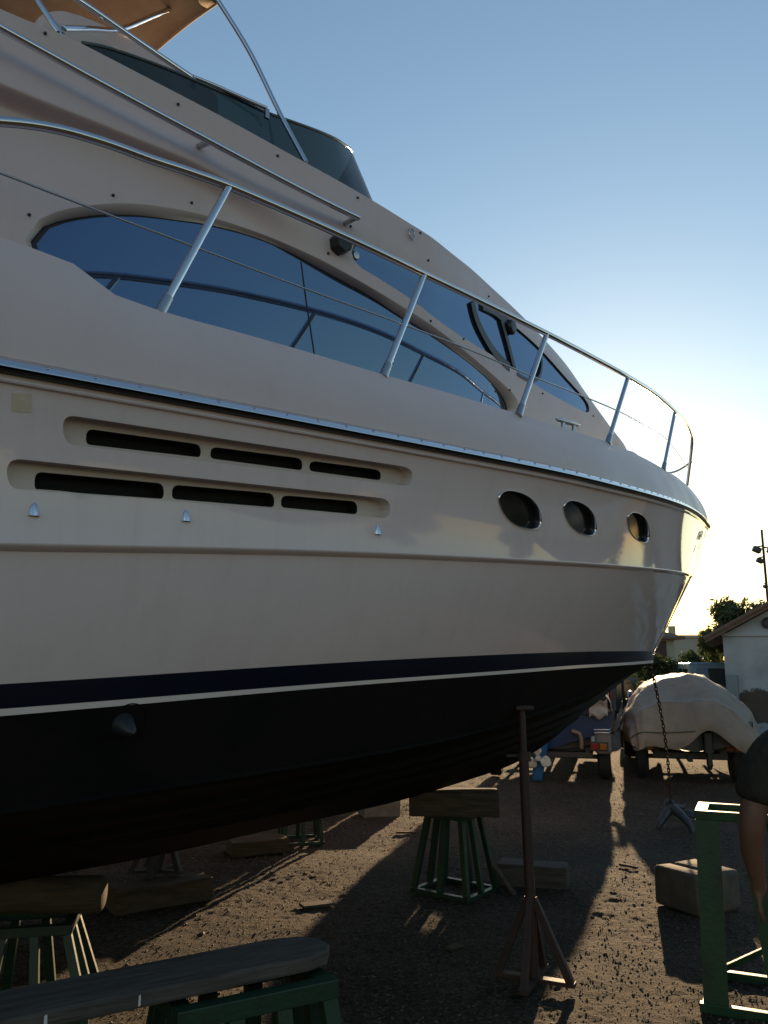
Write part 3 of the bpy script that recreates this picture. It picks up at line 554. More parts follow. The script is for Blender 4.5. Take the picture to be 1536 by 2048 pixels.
def resample(poly, n, sx, sy):
    P_ = [Vector((p[0]*sx, p[1]*sy)) for p in poly]; P_.append(P_[0])
    d = [0.0]
    for i in range(len(P_)-1): d.append(d[-1]+(P_[i+1]-P_[i]).length)
    out = []
    for k in range(n):
        t = d[-1]*k/n; i = max(0, min(bisect.bisect_right(d, t)-1, len(P_)-2))
        f = (t-d[i])/((d[i+1]-d[i]) or 1); q = P_[i]+(P_[i+1]-P_[i])*f
        out.append((q.x/sx, q.y/sy))
    return out
def mixl(a, b, t): return [(p[0]+(q[0]-p[0])*t, p[1]+(q[1]-p[1])*t) for p, q in zip(a, b)]

# ---- underwater body, boot top, stripes, lower topsides
both('hull_bottom', BOTTOM, lin(0, 1, 12), ANTIF)
both('boot_topping', BOOT, lin(0, 1, 5), ANTIF)
both('white_waterline_stripe', WSTRIPE, [0, 1], WHITES)
both('navy_waterline_stripe', NAVY, [0, .5, 1], NAVYM)
both('lower_topside', LOWER, lin(0, 1, 14), GEL)
STEP.bulge = .010
both('knuckle_moulding', STEP, lin(0, 1, 9), GEL)
# spray rails along the bottom
for q, (lo, hi) in enumerate(((.80, .93), (.62, .88), (.44, .80))):
    for sd in (1, -1):
        mb = MB(); k = []
        for i in range(60):
            g = .25+i*(hi-.25+.06)/59
            r = lo+(1-lo)*0.0
            c = BOTTOM.at(g, lo); a = BOTTOM.at(g, lo-.022); e = BOTTOM.at(g, lo+.022)
            k.append([(a[0], -sd*a[1], a[2]), (c[0], -sd*(c[1]+.018), c[2]-.022), (e[0], -sd*e[1], e[2])])
        vs = [p for row in k for p in row]
        fs = [(i*3+j, i*3+j+1, i*3+j+4, i*3+j+3) for i in range(59) for j in range(2)]
        mb.add(vs, fs).build('spray_rail', ANTIF, yacht)
# chine edge
for sd in (1, -1):
    mb = MB(); vs = []
    for i in range(90):
        c = CHINE.at(i/89*.985)
        vs += [(c[0], -sd*c[1], c[2]+.012), (c[0], -sd*(c[1]+.02), c[2]), (c[0], -sd*(c[1]-.01), c[2]-.02)]
    mb.add(vs, [(i*3+j, i*3+j+1, i*3+j+4, i*3+j+3) for i in range(89) for j in range(2)]).build('chine_strip', ANTIF, yacht)

# ---- upper topsides with intake slots and portholes
UX, UY = 14.0, 0.50
port_out = []
for k in range(3):
    l, r_, t, b = Y['port%d' % k]
    cx, cy = (l[0]+r_[0]+t[0]+b[0])/4, (l[1]+r_[1]+t[1]+b[1])/4
    ax = ((r_[0]-l[0])/2, (r_[1]-l[1])/2); bx = ((t[0]-b[0])/2, (t[1]-b[1])/2)
    def oval(sc, n=40, cx=cx, cy=cy, ax=ax, bx=bx):
        out = []
        for i in range(n):
            a = 2*math.pi*i/n; c_, s_ = math.cos(a), math.sin(a)
            e = .86; c_ = math.copysign(abs(c_)**e, c_); s_ = math.copysign(abs(s_)**e, s_)
            out.append((cx+sc*(ax[0]*c_+bx[0]*s_), cy+sc*(ax[1]*c_+bx[1]*s_)))
        return out
    port_out.append(oval)
BORD = [(g, 0.0) for g in lin(0, 1, 120)]+[(1.0, r) for r in lin(.1, .9, 9)]+[(g, 1.0) for g in lin(1, 0, 120)]+[(0.0, r) for r in lin(.9, .1, 9)]
slots = [Y['slot0'], Y['slot1']]
me = cut_mesh('upper_topside', UPPER, UX, UY, BORD, slots+[o(.97) for o in port_out], (.055, .035))
link('upper_topside', me, GEL, yacht)
link('upper_topside', panel_mesh('upper_topside', UPPER, GS, lin(0, 1, 14), -1), GEL, yacht)

for k, sl in enumerate(slots):
    cg = sum(p[0] for p in sl)/len(sl); 
    def rmid(g, sl=sl):
        n = [p for p in sl]; lo = min(n, key=lambda p: abs(p[0]-g)+(0 if p[1] < sum(q[1] for q in sl)/len(sl) else 0))
        near = sorted(n, key=lambda p: abs(p[0]-g))[:6]; return sum(p[1] for p in near)/6
    def shrink(t, dr):
        out = []
        n = len(sl)
        cr = sum(p[1] for p in sl)/n
        # principal line of the slot
        gl = min(sl, key=lambda p: p[0]); gr = max(sl, key=lambda p: p[0])
        for g, r in sl:
            f = (g-gl[0])/(gr[0]-gl[0]); mid = gl[1]+(gr[1]-gl[1])*f
            out.append((cg+(g-cg)*t, mid+(r-mid)*dr+(0.0)))
        return out
    inner = shrink(.985, .90)
    ws = link('intake_recess', ring_mesh('intake_recess', UPPER, [(sl, 0.0), (shrink(.998, .985), -.006), (shrink(.992, .94), -.035), (inner, -.05)]), GELC, yacht)
    ops = []
    for q in range(3):
        op = []
        poly_in = [(p[0]*UX, p[1]*UY) for p in shrink(.985, .86)]
        for g, r in Y['open%d' % (k*3+q)]:
            n_ = 0
            while not inside((g*UX, r*UY), poly_in) and n_ < 60:
                gl = min(sl, key=lambda p: p[0]); gr = max(sl, key=lambda p: p[0])
                mid = gl[1]+(gr[1]-gl[1])*(g-gl[0])/(gr[0]-gl[0]); r += .006 if r < mid else -.006; n_ += 1
            op.append((g, r))
        ops.append(op)
    me = cut_mesh('back_plate', UPPER, UX, UY, inner, ops, (.05, .02), off=-.05)
    link('back_plate', me, GELC, ws)
    for op in ops:
        cgo = sum(p[0] for p in op)/len(op); cro = sum(p[1] for p in op)/len(op)
        sm = [(cgo+(g-cgo)*.985, cro+(r-cro)*.9) for g, r in op]
        o1 = link('intake_opening', ring_mesh('intake_opening', UPPER, [(op, -.05), (sm, -.056), (sm, -.14)]), BLACK, ws)
        link('intake_mesh', cut_mesh('intake_mesh', UPPER, UX, UY, sm, [], (.06, .03), off=-.10), DARK, ws)

for k, oval in enumerate(port_out):
    fr = link('porthole', ring_mesh('porthole', UPPER, [(oval(1.0), .001), (oval(.995), .006), (oval(.98), .008), (oval(.965), .005), (oval(.96), -.003)]), CHROME, yacht)
    link('porthole_tube', ring_mesh('porthole_tube', UPPER, [(oval(.96), -.003), (oval(.93), -.008), (oval(.92), -.035)]), BLACK, fr)
    link('porthole_glass', cut_mesh('porthole_glass', UPPER, UX, UY, oval(.935), [], (.05, .05), off=-.033), SCUTTLE, fr)

# ---- rub rail: steel strip over black rubber, small bead below
def along(row, prof, name, m, parent, smooth=40, gs=None):
    for sd in (1, -1):
        vs = []; gs_ = gs or GS; n = len(prof)
        for g in gs_:
            p = row.at(g); a = row.at(max(0, g-.004)); b = row.at(min(1, g+.004))
            tx, ty = b[0]-a[0], b[1]-a[1]; l = math.hypot(tx, ty) or 1; ox, oy = -ty/l, tx/l
            if oy < 0: ox, oy = -ox, -oy
            for (o_, dz) in prof:
                vs.append((p[0]+ox*o_, -sd*(p[1]+oy*o_), p[2]+dz))
        fs = [(i*n+j, i*n+j+1, (i+1)*n+j+1, (i+1)*n+j) for i in range(len(gs_)-1) for j in range(n-1)]
        o = MB().add(vs, fs).build(name, m, parent, smooth=smooth)
        if sd == 1: first = o
    return first
rr = along(RAIL, [(-.010, .036), (.003, .036), (.014, .027), (.024, .014), (.030, .004), (.030, .0), (-.004, -.002)], 'rub_rail', STEEL, yacht)
along(RAIL, [(-.004, -.0025), (.018, -.0025), (.021, -.007), (.018, -.012), (-.004, -.013)], 'rubber_strip', RUBBER, yacht)
along(RAIL, [(-.010, -.024), (.003, -.026), (.006, -.031), (.003, -.036), (-.010, -.038)], 'moulding_bead', GEL, yacht)
scr = MB().lathe([(0.0001, .003), (.005, .0025), (.0062, 0)], 8).mesh('screw', 60)
s = .69; 
while s < 8.6:
    g = (s-AFT)/(RAIL.se-AFT); p = RAIL.at(g); q = RAIL.at(g+.004)
    ang = math.atan2(-(q[1]-p[1]), q[0]-p[0])
    o = link('screw', scr, STEELD, rr, (p[0]+math.sin(ang)*.0195, -(p[1]+math.cos(ang)*.0195), p[2]+.0205), (math.radians(48), 0, ang))
    s += .143
# ---- bulwark, capping and deck
bw = both('bulwark', BULW, lin(0, 1, 16), GELM)
CAPIN = Row(8.75, [(a, max(b-.075, 0)) for a, b in DW[:-1]]+[(8.75, 0)], [(a, b+.004) for a, b in DZ], smooth=False)
DECKI = Row(8.70, [(a, max(b-.085, 0)) for a, b in DW[:-1]]+[(8.70, 0)], [(a, b-.16) for a, b in DZ], smooth=False)
DECKC = Row(8.70, [(-5, 0), (9, 0)], [(a, b-.10) for a, b in DZ], smooth=False)
class Deck(Panel):
    def flip(self, nx): return nx[2] > 0
both('capping', Deck([DECKE, CAPIN]), [0, 1], GELM)
both('bulwark_lining', Deck([CAPIN, DECKI]), [0, 1], GELM)
both('deck', Deck([DECKI, DECKC]), lin(0, 1, 4), GELM)
# transom
tv = [(AFT, -sd*r.at(0)[1], r.at(0)[2]) for sd in (1, -1) for r in ([KEEL, CHINE, NAVY1, KNUCK, RAIL, DECKE] if sd == 1 else [DECKE, RAIL, KNUCK, NAVY1, CHINE, KEEL])]
MB().add(tv, [tuple(range(len(tv)))]).build('transom', GEL, yacht)

# ---- superstructure
SX, SY = 9.3, 0.42
G0 = 0.0
SB = [(g, 0.0) for g in lin(0, 1, 100)]+[(1.0, r) for r in lin(.1, 3.9, 26)]+[(g, 4.0) for g in lin(1, 0, 140)]+[(0.0, r) for r in lin(3.9, .1, 26)]
w1o = resample(Y['win1_out'], 110, SX, SY); w1i = resample(Y['win1_in'], 110, SX, SY)
w2 = resample(Y['win2'], 110, SX, SY)
me = cut_mesh('deckhouse', SIDE, SX, SY, SB, [w1o, w2], (.05, .03))
dh = link('deckhouse', me, GELM, yacht)
link('deckhouse', panel_mesh('deckhouse', SIDE, lin(0, 1, 90), lin(0, 4, 36), -1), GELM, yacht)
wn1 = link('saloon_window', ring_mesh('saloon_window', SIDE, [(w1o, 0), (mixl(w1o, w1i, .2), -.003), (mixl(w1o, w1i, .55), -.014), (mixl(w1o, w1i, .9), -.030), (w1i, -.04)]), GELC, yacht)
def solve(A, b):
    n = len(b); M_ = [r[:]+[v] for r, v in zip(A, b)]
    for i in range(n):
        k = max(range(i, n), key=lambda q: abs(M_[q][i])); M_[i], M_[k] = M_[k], M_[i]
        for q in range(n):
            if q != i:
                f = M_[q][i]/M_[i][i]
                for c in range(i, n+1): M_[q][c] -= f*M_[i][c]
    return [M_[i][n]/M_[i][i] for i in range(n)]
def fair_pane(name, P, outline, off, step, inset, m, parent, order=2):
    """glass bent to one fair sheet through its outline"""
    pts = [P.at(g, r, off) for g, r in outline]; s0 = sum(p[0] for p in pts)/len(pts); z0 = sum(p[2] for p in pts)/len(pts)
    terms = [(i, j) for i in range(4) for j in range(2) if i+j <= 3]
    B_ = [[(p[0]-s0)**i*(p[2]-z0)**j for i, j in terms] for p in pts]
    A = [[sum(r[i]*r[j] for r in B_) for j in range(len(terms))] for i in range(len(terms))]; bv = [sum(r[i]*p[1] for r, p in zip(B_, pts)) for i in range(len(terms))]
    c = solve(A, bv)
    me = cut_mesh(name, P, SX, SY, outline, [], step, off=off)
    ns = []
    for v in me.vertices:
        x, z = v.co.x-s0, v.co.z-z0
        v.co.y = -(sum(k*x**i*z**j for k, (i, j) in zip(c, terms))-inset)
        dx = sum(k*i*x**(i-1)*z**j for k, (i, j) in zip(c, terms) if i); dz = sum(k*j*x**i*z**(j-1) for k, (i, j) in zip(c, terms) if j)
        ns.append(Vector((-dx, -1, -dz)).normalized())
    set_normals(me, ns)
    o = link(name, me, m, parent)
    return lambda x, z: sum(k*(x-s0)**i*(z-z0)**j for k, (i, j) in zip(c, terms))-inset
pane_w = fair_pane('window_pane', SIDE, w1i, -.04, (.06, .04), .0, GLASS, wn1)
c1 = (sum(p[0] for p in w1i)/110, sum(p[1] for p in w1i)/110)
ws1 = link('window_seal', ring_mesh('window_seal', SIDE, [(w1i, -.0395), (mixl(w1i, [c1]*110, .008), -.036), (mixl(w1i, [c1]*110, .016), -.0398)]), RUBBER, wn1)
nv = len(wn1.data.vertices)
for k in range(nv-110, nv):
    v = wn1.data.vertices[k].co; v.y = -(pane_w(v.x, v.z)-.001)
for k, v in enumerate(ws1.data.vertices): v.co.y = -(pane_w(v.co.x, v.co.z)+(.0005, .004, .0005)[k//110])
def strip_on(P, line, width, off, thick, name, m, parent):
    pts = [Vector(L3(P.at(g, r, off))) for g, r in line]; nr = [P.normal(g, r) for g, r in line]
    vs = []
    for i, p in enumerate(pts):
        d = (pts[min(i+1, len(pts)-1)]-pts[max(i-1, 0)]).normalized(); q = Vector((nr[i][0], -nr[i][1], nr[i][2])); x = d.cross(q).normalized()
        w_ = width[i*len(width)//len(pts)] if isinstance(width, list) else width
        vs += [p-x*w_/2, p-x*w_/2+q*thick, p+x*w_/2+q*thick, p+x*w_/2]
    n = len(pts)
    fs = [(i*4+j, i*4+(j+1) % 4, (i+1)*4+(j+1) % 4, (i+1)*4+j) for i in range(n-1) for j in range(4)]+[(0, 1, 2, 3), (n*4-1, n*4-2, n*4-3, n*4-4)]
    return MB().add(vs, fs).build(name, m, parent)
sm_ = [SIDE.at(g, r, -.04) for g, r in Y['seam1']]
MB().tube([(q[0], -(pane_w(q[0], q[2])), q[2]) for q in sm_], .004, 6).build('pane_joint', BLACK, wn1)
c2 = (sum(p[0] for p in w2)/110, sum(p[1] for p in w2)/110)
wn2 = link('front_side_window', ring_mesh('front_side_window', SIDE, [(w2, 0), (mixl(w2, [c2]*110, .004), -.004), (mixl(w2, [c2]*110, .012), -.013)]), RUBBER, yacht)
link('window_pane', cut_mesh('window_pane', SIDE, SX, SY, w2, [], (.06, .04), off=-.012), GLASS, wn2)
for k, wd in enumerate((.055, .045, .04, .022)):
    strip_on(SIDE, Y['mull%d' % k], wd, -.012, .016, 'window_bar', BLACK, wn2)
def on_side(key, i=0, off=0.0, P=SIDE):
    g, r = Y[key][i]; p = Vector(L3(P.at(g, r, off))); q = P.normal(g, r); return p, Vector((q[0], -q[1], q[2]))
def face_rot(nv): return nv.to_track_quat('Z', 'Y').to_euler()
p, q = on_side('wiper', off=.0)
MB().lathe([(.0001, .03), (.04, .028), (.05, .015), (.05, 0)], 20).build('wiper_motor', BLACK, wn2, smooth=40, loc=p, rot=face_rot(q))
p, q = on_side('lens2', off=-.008)
MB().lathe([(.0001, .012), (.018, .010), (.022, 0)], 16).build('window_catch', STEELD, wn2, smooth=40, loc=p, rot=face_rot(q))
# roof and flybridge floor
def sstep(a, b, x):
    t = min(max((x-a)/(b-a), 0), 1); return t*t*(3-2*t)
class Roof(Panel):
    def raw(self, g, r):
        s_, w_, z_ = SE.at(g); d = .27*(1-sstep(2.6, 3.1, s_)); up = .10*sstep(2.6, 3.4, s_)
        seq = [(w_, z_), (w_*.95, z_+.004), (w_*(.80+.12*sstep(2.6, 3.1, s_)), z_-d+up*.1), (w_*.5, z_-d+up*.7), (0, z_-d+up)]
        i = max(0, min(int(r), 3)); t = r-i
        return (s_, seq[i][0]+(seq[i+1][0]-seq[i][0])*t, seq[i][1]+(seq[i+1][1]-seq[i][1])*t)
    def flip(self, nx): return nx[2] > 0
for sd in (1, -1):
    me = panel_mesh('cabin_roof', Roof([0]*5), lin(0, 1, 100), [0, .5, 1, 2, 2.5, 3, 3.5, 4], sd); link('cabin_roof', me, GELM, yacht)
# horn box, cover studs, eyelet
p, q = on_side('horn')
hb = MB(); ring1 = [(.055*math.cos(a), .055*math.sin(a)) for a in [math.pi*(2*i+.6)/7 for i in range(7)]]
vs = [(x, y_, -.01) for x, y_ in ring1]+[(x*.85, y_*.85, .06) for x, y_ in ring1]
hb.add(vs, [tuple(range(6, -1, -1)), tuple(range(7, 14))]+[(i, (i+1) % 7, 7+(i+1) % 7, 7+i) for i in range(7)])
hb.build('horn_cover', BLACK, yacht, loc=p, rot=face_rot(q), bevel=.004)
stud = MB().lathe([(.0001, .008), (.005, .007), (.0065, .003), (.0065, -.001)], 10).mesh('cover_stud', 50)
for i in range(len(Y['snaps'])):
    p, q = on_side('snaps', i); link('cover_stud', stud, BLACK, yacht, p, face_rot(q))
p, q = on_side('eyelet')
MB().tube([(.022*math.cos(a), .03*math.sin(a), .012) for a in lin(0, 2*math.pi*15/16, 16)], .004, 8, closed=True).build('pad_eye', STEELD, yacht, smooth=60, loc=p, rot=face_rot(q))

# ---- chrome clam shells, tape patch, bottom scoop
for i in range(3):
    p, q = on_side('shells', i, P=UPPER)
    def shell(u, v):
        a = math.pi*u; rr_ = (1-.0*v)
        y_ = -.018+.040*v
        w_ = .0165*math.sqrt(max(1-v**2.2, 0)); h_ = .016*(1-v)**.7*math.sin(a)*(1+.25*math.cos(5*a))
        return (math.cos(a)*w_, y_, h_)
    r_ = q.to_track_quat('Z', 'Y').to_matrix()
    up = Vector((0, 0, 1)); up = (up-q*up.dot(q)).normalized(); xx = up.cross(q)
    M = Matrix((xx, up, q)).transposed()
    o = MB().grid(shell, 13, 9).build('vent_shell', CHROME, yacht, smooth=60); o.matrix_local = Matrix.Translation(p)@M.to_4x4()
tp = [UPPER.at(g, r, .0015) for g, r in Y['tape']]
MB().add([L3(t) for t in tp], [(0, 1, 2, 3)]).build('tape_patch', mat('old_tape', (.60, .46, .34), rough=.6, var=.1, vscale=30), yacht)
p, q = on_side('scoop', P=BOOT)
up = Vector((1, 0, 0)); up = (up-q*up.dot(q)).normalized(); M = Matrix((up.cross(q), up, q)).transposed()
o = MB().lathe([(.0001, .075), (.016, .064), (.032, .022), (.040, 0)], 18).build('through_hull_scoop', mat('scoop_paint', (.012, .013, .016), rough=.5), yacht, smooth=60); o.matrix_local = Matrix.Translation(p+Vector((0, 0, .0)))@M.to_4x4()
o = MB().tube([(-.01+.06*math.cos(a), .02+.06*math.sin(a), .001) for a in lin(0, 2*math.pi*29/30, 30)], .002, 8, closed=True).build('scoop_flange', ANTIF, yacht, smooth=60); o.matrix_local = Matrix.Translation(p)@M.to_4x4()

# ---- rails
def mir(pts, sd): return [(p[0], -sd*p[1], p[2]) for p in pts]
def rail(name, pts, r, m, parent, smooth_n=6, sd=1, n=12):
    return MB().tube(catm(mir(pts, sd), smooth_n), r, n).build(name, m, parent, smooth=60)
for sd in (1, -1):
    rg = rail('guard_rail', Y['handrail'], .0165, STEEL, yacht, sd=sd)
    for b, t in Y['stan']:
        bb, tt = mir([b, t], sd); d = Vector(tt)-Vector(bb)
        MB().tube([bb, tt], .0145, 12).build('stanchion', STEEL, rg, smooth=60)
        MB().tube([Vector(bb)-d*.02, Vector(bb)+d*.10], [.021, .018], 12).build('stanchion_socket', STEELD, rg, smooth=60)
    rail('lifeline_wire', Y['wire'], .0042, STEELD, yacht, sd=sd, smooth_n=4, n=8)
    fr = rail('flybridge_rail', Y['flyrail'], .0145, STEEL, yacht, sd=sd)
    for i in range(2):
        g, r = Y['flyrailbr'][i]; a = SIDE.at(g, r); b = min(catm(Y['flyrail'], 20), key=lambda v: abs(v.x-a[0]))
        MB().tube(mir([(a[0], a[1]-.005, a[2]), (b[0], b[1], b[2])], sd), .013, 10).build('rail_bracket', STEELD, fr, smooth=60)
# pulpit brace on the bow
MB().tube(catm(mir([(8.50, .30, 3.85), (8.62, .0, 3.80), (8.50, -.30, 3.85)], 1), 6), .012, 10).build('pulpit_crossbar', STEEL, yacht, smooth=60)
# ---- mooring cleats
for sd in (1, -1):
    a, b, c, d = [Vector(v) for v in mir(Y['cleat'], sd)]
    cl = MB().tube([a, a+(b-a)*.12, a+(b-a)*.5, a+(b-a)*.88, b], [.006, .013, .016, .013, .006], 10).build('mooring_cleat', STEELD, yacht, smooth=60)
    for t, e in ((.28, c), (.72, d)):
        top = a+(b-a)*t; MB().tube([top, (top.x, top.y, e.z-.01)], [.011, .013], 10).build('cleat_leg', STEELD, cl, smooth=60)

# ---- flybridge windscreen, console, bimini
SCREEN = bpy.data.materials.new('smoked_screen'); SCREEN.use_nodes = True
nt = SCREEN.node_tree; b = nt.nodes['Principled BSDF']
b.inputs['Base Color'].default_value = (.03, .04, .045, 1); b.inputs['Roughness'].default_value = .08
tr = nt.nodes.new('ShaderNodeBsdfTransparent'); tr.inputs['Color'].default_value = (.06, .085, .08, 1)
mx = nt.nodes.new('ShaderNodeMixShader'); mx.inputs['Fac'].default_value = .45
nt.links.new(tr.outputs[0], mx.inputs[1]); nt.links.new(b.outputs[0], mx.inputs[2]); nt.links.new(mx.outputs[0], nt.nodes['Material Output'].inputs['Surface'])
wt = [tuple(p) for p in Y['wscr_top']]
nose = (3.28, 0.0, 4.76)
top_line = catm(wt+[(3.16, .55, 4.745), nose], 4)
def bottom_of(p):
    s_, w_ = p[0], p[1]
    k = sstep(2.4, 3.2, s_)
    zz = SE.Z(min(s_, 2.9))-.01
    return (s_+.02+.42*k, min(w_+.10+.06*k, 1.60) if w_ > .05 else 0.0, zz-.0)
rows = []
for p in top_line:
    bt = bottom_of(p); rows.append([(bt[0]+(p[0]-bt[0])*t, bt[1]+(p[1]-bt[1])*t, bt[2]+(p[2]-bt[2])*t+.0) for t in lin(0, 1, 6)])
full = [[(q[0], -q[1], q[2]) for q in r_] for r_ in rows]+[[(q[0], q[1], q[2]) for q in r_] for r_ in rows[-2::-1]]
nfr = 6
ws_ = MB().add([q for r_ in full for q in r_], [(i*nfr+j, i*nfr+j+1, (i+1)*nfr+j+1, (i+1)*nfr+j) for i in range(len(full)-1) for j in range(nfr-1)]).build('flybridge_windscreen', SCREEN, yacht, smooth=60)
MB().tube([r_[-1] for r_ in full], .008, 8).build('screen_edge', mat('screen_edge', (.05, .06, .06), rough=.25), ws_, smooth=60)
MB().tube([(p[0], -p[1], p[2]+.012) for p in catm(Y['wrail'], 6)], .010, 10).build('screen_rail', STEEL, ws_, smooth=60)
for p in (Y['wrail'][0], Y['wrail'][-1]):
    MB().box((p[0], -p[1]-.004, p[2]-.02), (.022, .012, .05)).build('rail_clip', STEELD, ws_)
pr = [(p[0], p[2]) for p in Y['console']]
pr = [(q.x, q.z) for q in catm([(a, 0, b) for a, b in pr], 4)]
prof = pr+[(pr[-1][0]+.05, 3.70), (pr[0][0]-.02, 3.70)]
MB().prism(prof, -1.0, .45).build('helm_console', GELM, yacht, bevel=.05)
pr2 = [(1.09+(x-1.09)*.72, 4.40+(z-4.45)*.72) for x, z in pr]
MB().prism(pr2+[(pr2[-1][0], 3.9), (pr2[0][0], 3.9)], -1.03, -.95).build('console_panel', GELC, yacht, bevel=.02)
# dark dashboard and seat inside the flybridge
MB().prism([(1.9, 3.68), (1.9, 4.12), (2.5, 4.15), (2.75, 3.9), (2.75, 3.70)], -1.25, 1.25).build('flybridge_dashboard', BLACK, yacht, bevel=.04)
CANVAS = mat('bimini_canvas', (.42, .33, .22), rough=.85, color2=(.33, .25, .16), vscale=5, bump=.15, bscale=80)
bs, bwid, bz = Y['bim']
def bim(u, v):
    x = bs-3.4*u; w_ = bwid*(1-2*v)
    return (x, -w_, bz+.16*(1-(1-2*v)**2)+.10*math.sin(u*math.pi*2.5)*0.3+.05*u)
bm_ = MB().grid(bim, 26, 22).build('bimini_top', CANVAS, yacht, smooth=60)
md = bm_.modifiers.new('solid', 'SOLIDIFY'); md.thickness = .006
MB().tube(catm([bim(0, v) for v in lin(0, 1, 12)], 2), .010, 8).build('canopy_hem', CANVAS, bm_, smooth=60)
# drop of the canopy front edge and its frame
for key, r_ in (('poleA', .0125), ('poleB', .0135), ('poleC', .0125)):
    for sd in (1, -1):
        MB().tube(catm(mir(Y[key], sd), 5), r_, 10).build('bimini_pole', STEEL, bm_, smooth=60)
MB().tube(catm(mir(Y['poleD'], 1), 5), .0125, 10).build('bimini_pole', STEEL, bm_, smooth=60)
p = mir([Y['poleC'][0]], 1)[0]
MB().tube([(p[0]-.02, p[1], p[2]-.01), (p[0]+.05, p[1]+.02, p[2]-.012)], .018, 12).build('pole_joint', STEEL, bm_, smooth=60)
# ================================================================== stands, blocks and gear under the yacht
def stand(name, loc, rz, top, base, h, leg, mids, label, m=GREEN, cat='stand', group=None, skip=()):
    """welded steel stand: base frame, top frame and splayed legs"""
    t = empty(name, loc, rz, label, cat, group)
    tx, ty = top[0]/2, top[1]/2; bx, by = base[0]/2, base[1]/2; a = leg
    def frame(nm, x, y, z, hh):
        mb = MB()
        mb.box((0, -y, z), (2*x+a, a, hh)); mb.box((0, y, z), (2*x+a, a, hh))
        mb.box((-x, 0, z), (a, 2*y-a-.002, hh-.003)); mb.box((x, 0, z), (a, 2*y-a-.002, hh-.003))
        mb.build(nm, m, t, bevel=.003)
    frame('top_frame', tx, ty, h-a*.5, a); frame('base_frame', bx, by, a*.35, a*.7)
    spots = [(-1, -1), (1, -1), (1, 1), (-1, 1)]
    for k in mids:
        spots += [(k, -1), (k, 1)]
    if len(mids): spots += [(-1, 0), (1, 0)]
    for (sx, sy) in spots:
        if (sx, sy) in skip: continue
        MB().bar((bx*sx, by*sy, a*.7), (tx*sx, ty*sy, h-a*1.02), a*.92, a*.92, up=(0, 1, 0)).build('leg', m, t, bevel=.003)
    return t
def block(name, loc, size, rz, m, label, cat='block', bevel=.012, tilt=(0, 0), group=None, rough=.006, seed=1):
    rg = random.Random(seed); nx, ny, nz_ = [max(2, int(q/.09)+1) for q in size]
    bm = bmesh.new(); bmesh.ops.create_cube(bm, size=1.0)
    for v in bm.verts: v.co = Vector((v.co.x*size[0], v.co.y*size[1], v.co.z*size[2]))
    bmesh.ops.bevel(bm, geom=bm.edges[:], offset=bevel, segments=2, affect='EDGES', profile=.6)
    bmesh.ops.subdivide_edges(bm, edges=[e for e in bm.edges if e.calc_length() > .12], cuts=4, use_grid_fill=True)
    for v in bm.verts:
        v.co += Vector(noise.noise_vector((v.co*6+Vector((seed*3.1, 0, 0)))))*rough
    me = bpy.data.meshes.new(name); bm.to_mesh(me); bm.free()
    o = link(name, me, m, None, (loc[0], loc[1], loc[2]+size[2]/2), (tilt[0], tilt[1], rz))
    return tag(o, label, cat, group)

# keel stand in the middle with its timber
stand('boat_stand', (.53, 6.57, -.01), math.radians(-38), (.30, .26), (.46, .40), .575, .045, [0], 'dark green steel stand under the keel, holding the square-ended timber')
block('timber_block', (.52, 6.44, .565), (.66, .30, .165), math.radians(-3), WOOD, 'thick square-cut timber between the keel and the green stand', 'timber', seed=3)
MB().bar((.84, 6.58, .02), (.92, 6.44, .09), .035, .035)
w_ = MB().bar((.80, 6.62, .20), (.96, 6.46, -.01), .045, .018).build('wood_scrap', WOOD); tag(w_, 'short stick leaning on the right foot of the keel stand', 'stick')

# left keel stand with a round log
stand('boat_stand', (-1.78, 4.40, -.01), math.radians(12), (.44, .30), (.66, .46), .425, .045, [-.33, .33], 'green many-legged stand at the lower left, under the dark log')
lg = MB()
lg.tube([(-.55, 0, 0), (-.3, .0, .004), (0, 0, 0), (.3, 0, -.003), (.40, 0, 0), (.415, 0, 0)], [.088, .09, .088, .09, .087, .07], 18)
o = lg.build('timber_log', WOOD, None, smooth=50, loc=(-1.84, 4.46, .505), rot=(0, 0, math.radians(4))); tag(o, 'dark round log under the keel at the lower left', 'log')

# jack stand: brown screw prop carrying the bilge
def prop(name, foot, top, r, spread, label, m, nleg=4, rise=.36, rz=0.0, pad=(.11, .09), gus=True):
    t = empty(name, foot, rz, label, 'boat jack')
    H_ = top[2]-foot[2]
    dx, dy = top[0]-foot[0], top[1]-foot[1]
    c, s_ = math.cos(-rz), math.sin(-rz); lx, ly = dx*c-dy*s_, dx*s_+dy*c
    P_ = lambda z: (lx*z/H_, ly*z/H_, z)
    MB().tube([P_(.02), P_(H_*.80)], r, 16).build('outer_tube', m, t, smooth=50)
    MB().tube([P_(H_*.78), P_(H_-.02)], r*.72, 16).build('inner_tube', m, t, smooth=50)
    MB().tube([P_(H_*.79), P_(H_*.825)], r*1.5, 16).build('screw_collar', m, t, smooth=50)
    MB().bar((lx*.8-.11, ly*.8, H_*.812), (lx*.8+.07, ly*.8, H_*.812), .014, .014).build('collar_handle', m, t)
    MB().box((lx, ly, H_-.012), (pad[0], pad[1], .022)).build('head_plate', m, t, bevel=.004)
    for k in range(nleg):
        a = 2*math.pi*(k+.5)/nleg
        x, y = math.cos(a)*spread, math.sin(a)*spread
        MB().bar((x, y, .012), (math.cos(a)*r*.6+lx*.2, math.sin(a)*r*.6+ly*.2, rise), .040, .040, w2=.034, h2=.034).build('brace_leg', m, t, bevel=.002)
        MB().bar((math.cos(a)*.02, math.sin(a)*.02, .016), (x*1.1, y*1.1, .016), .05, .022).build('foot_bar', m, t)
    return t
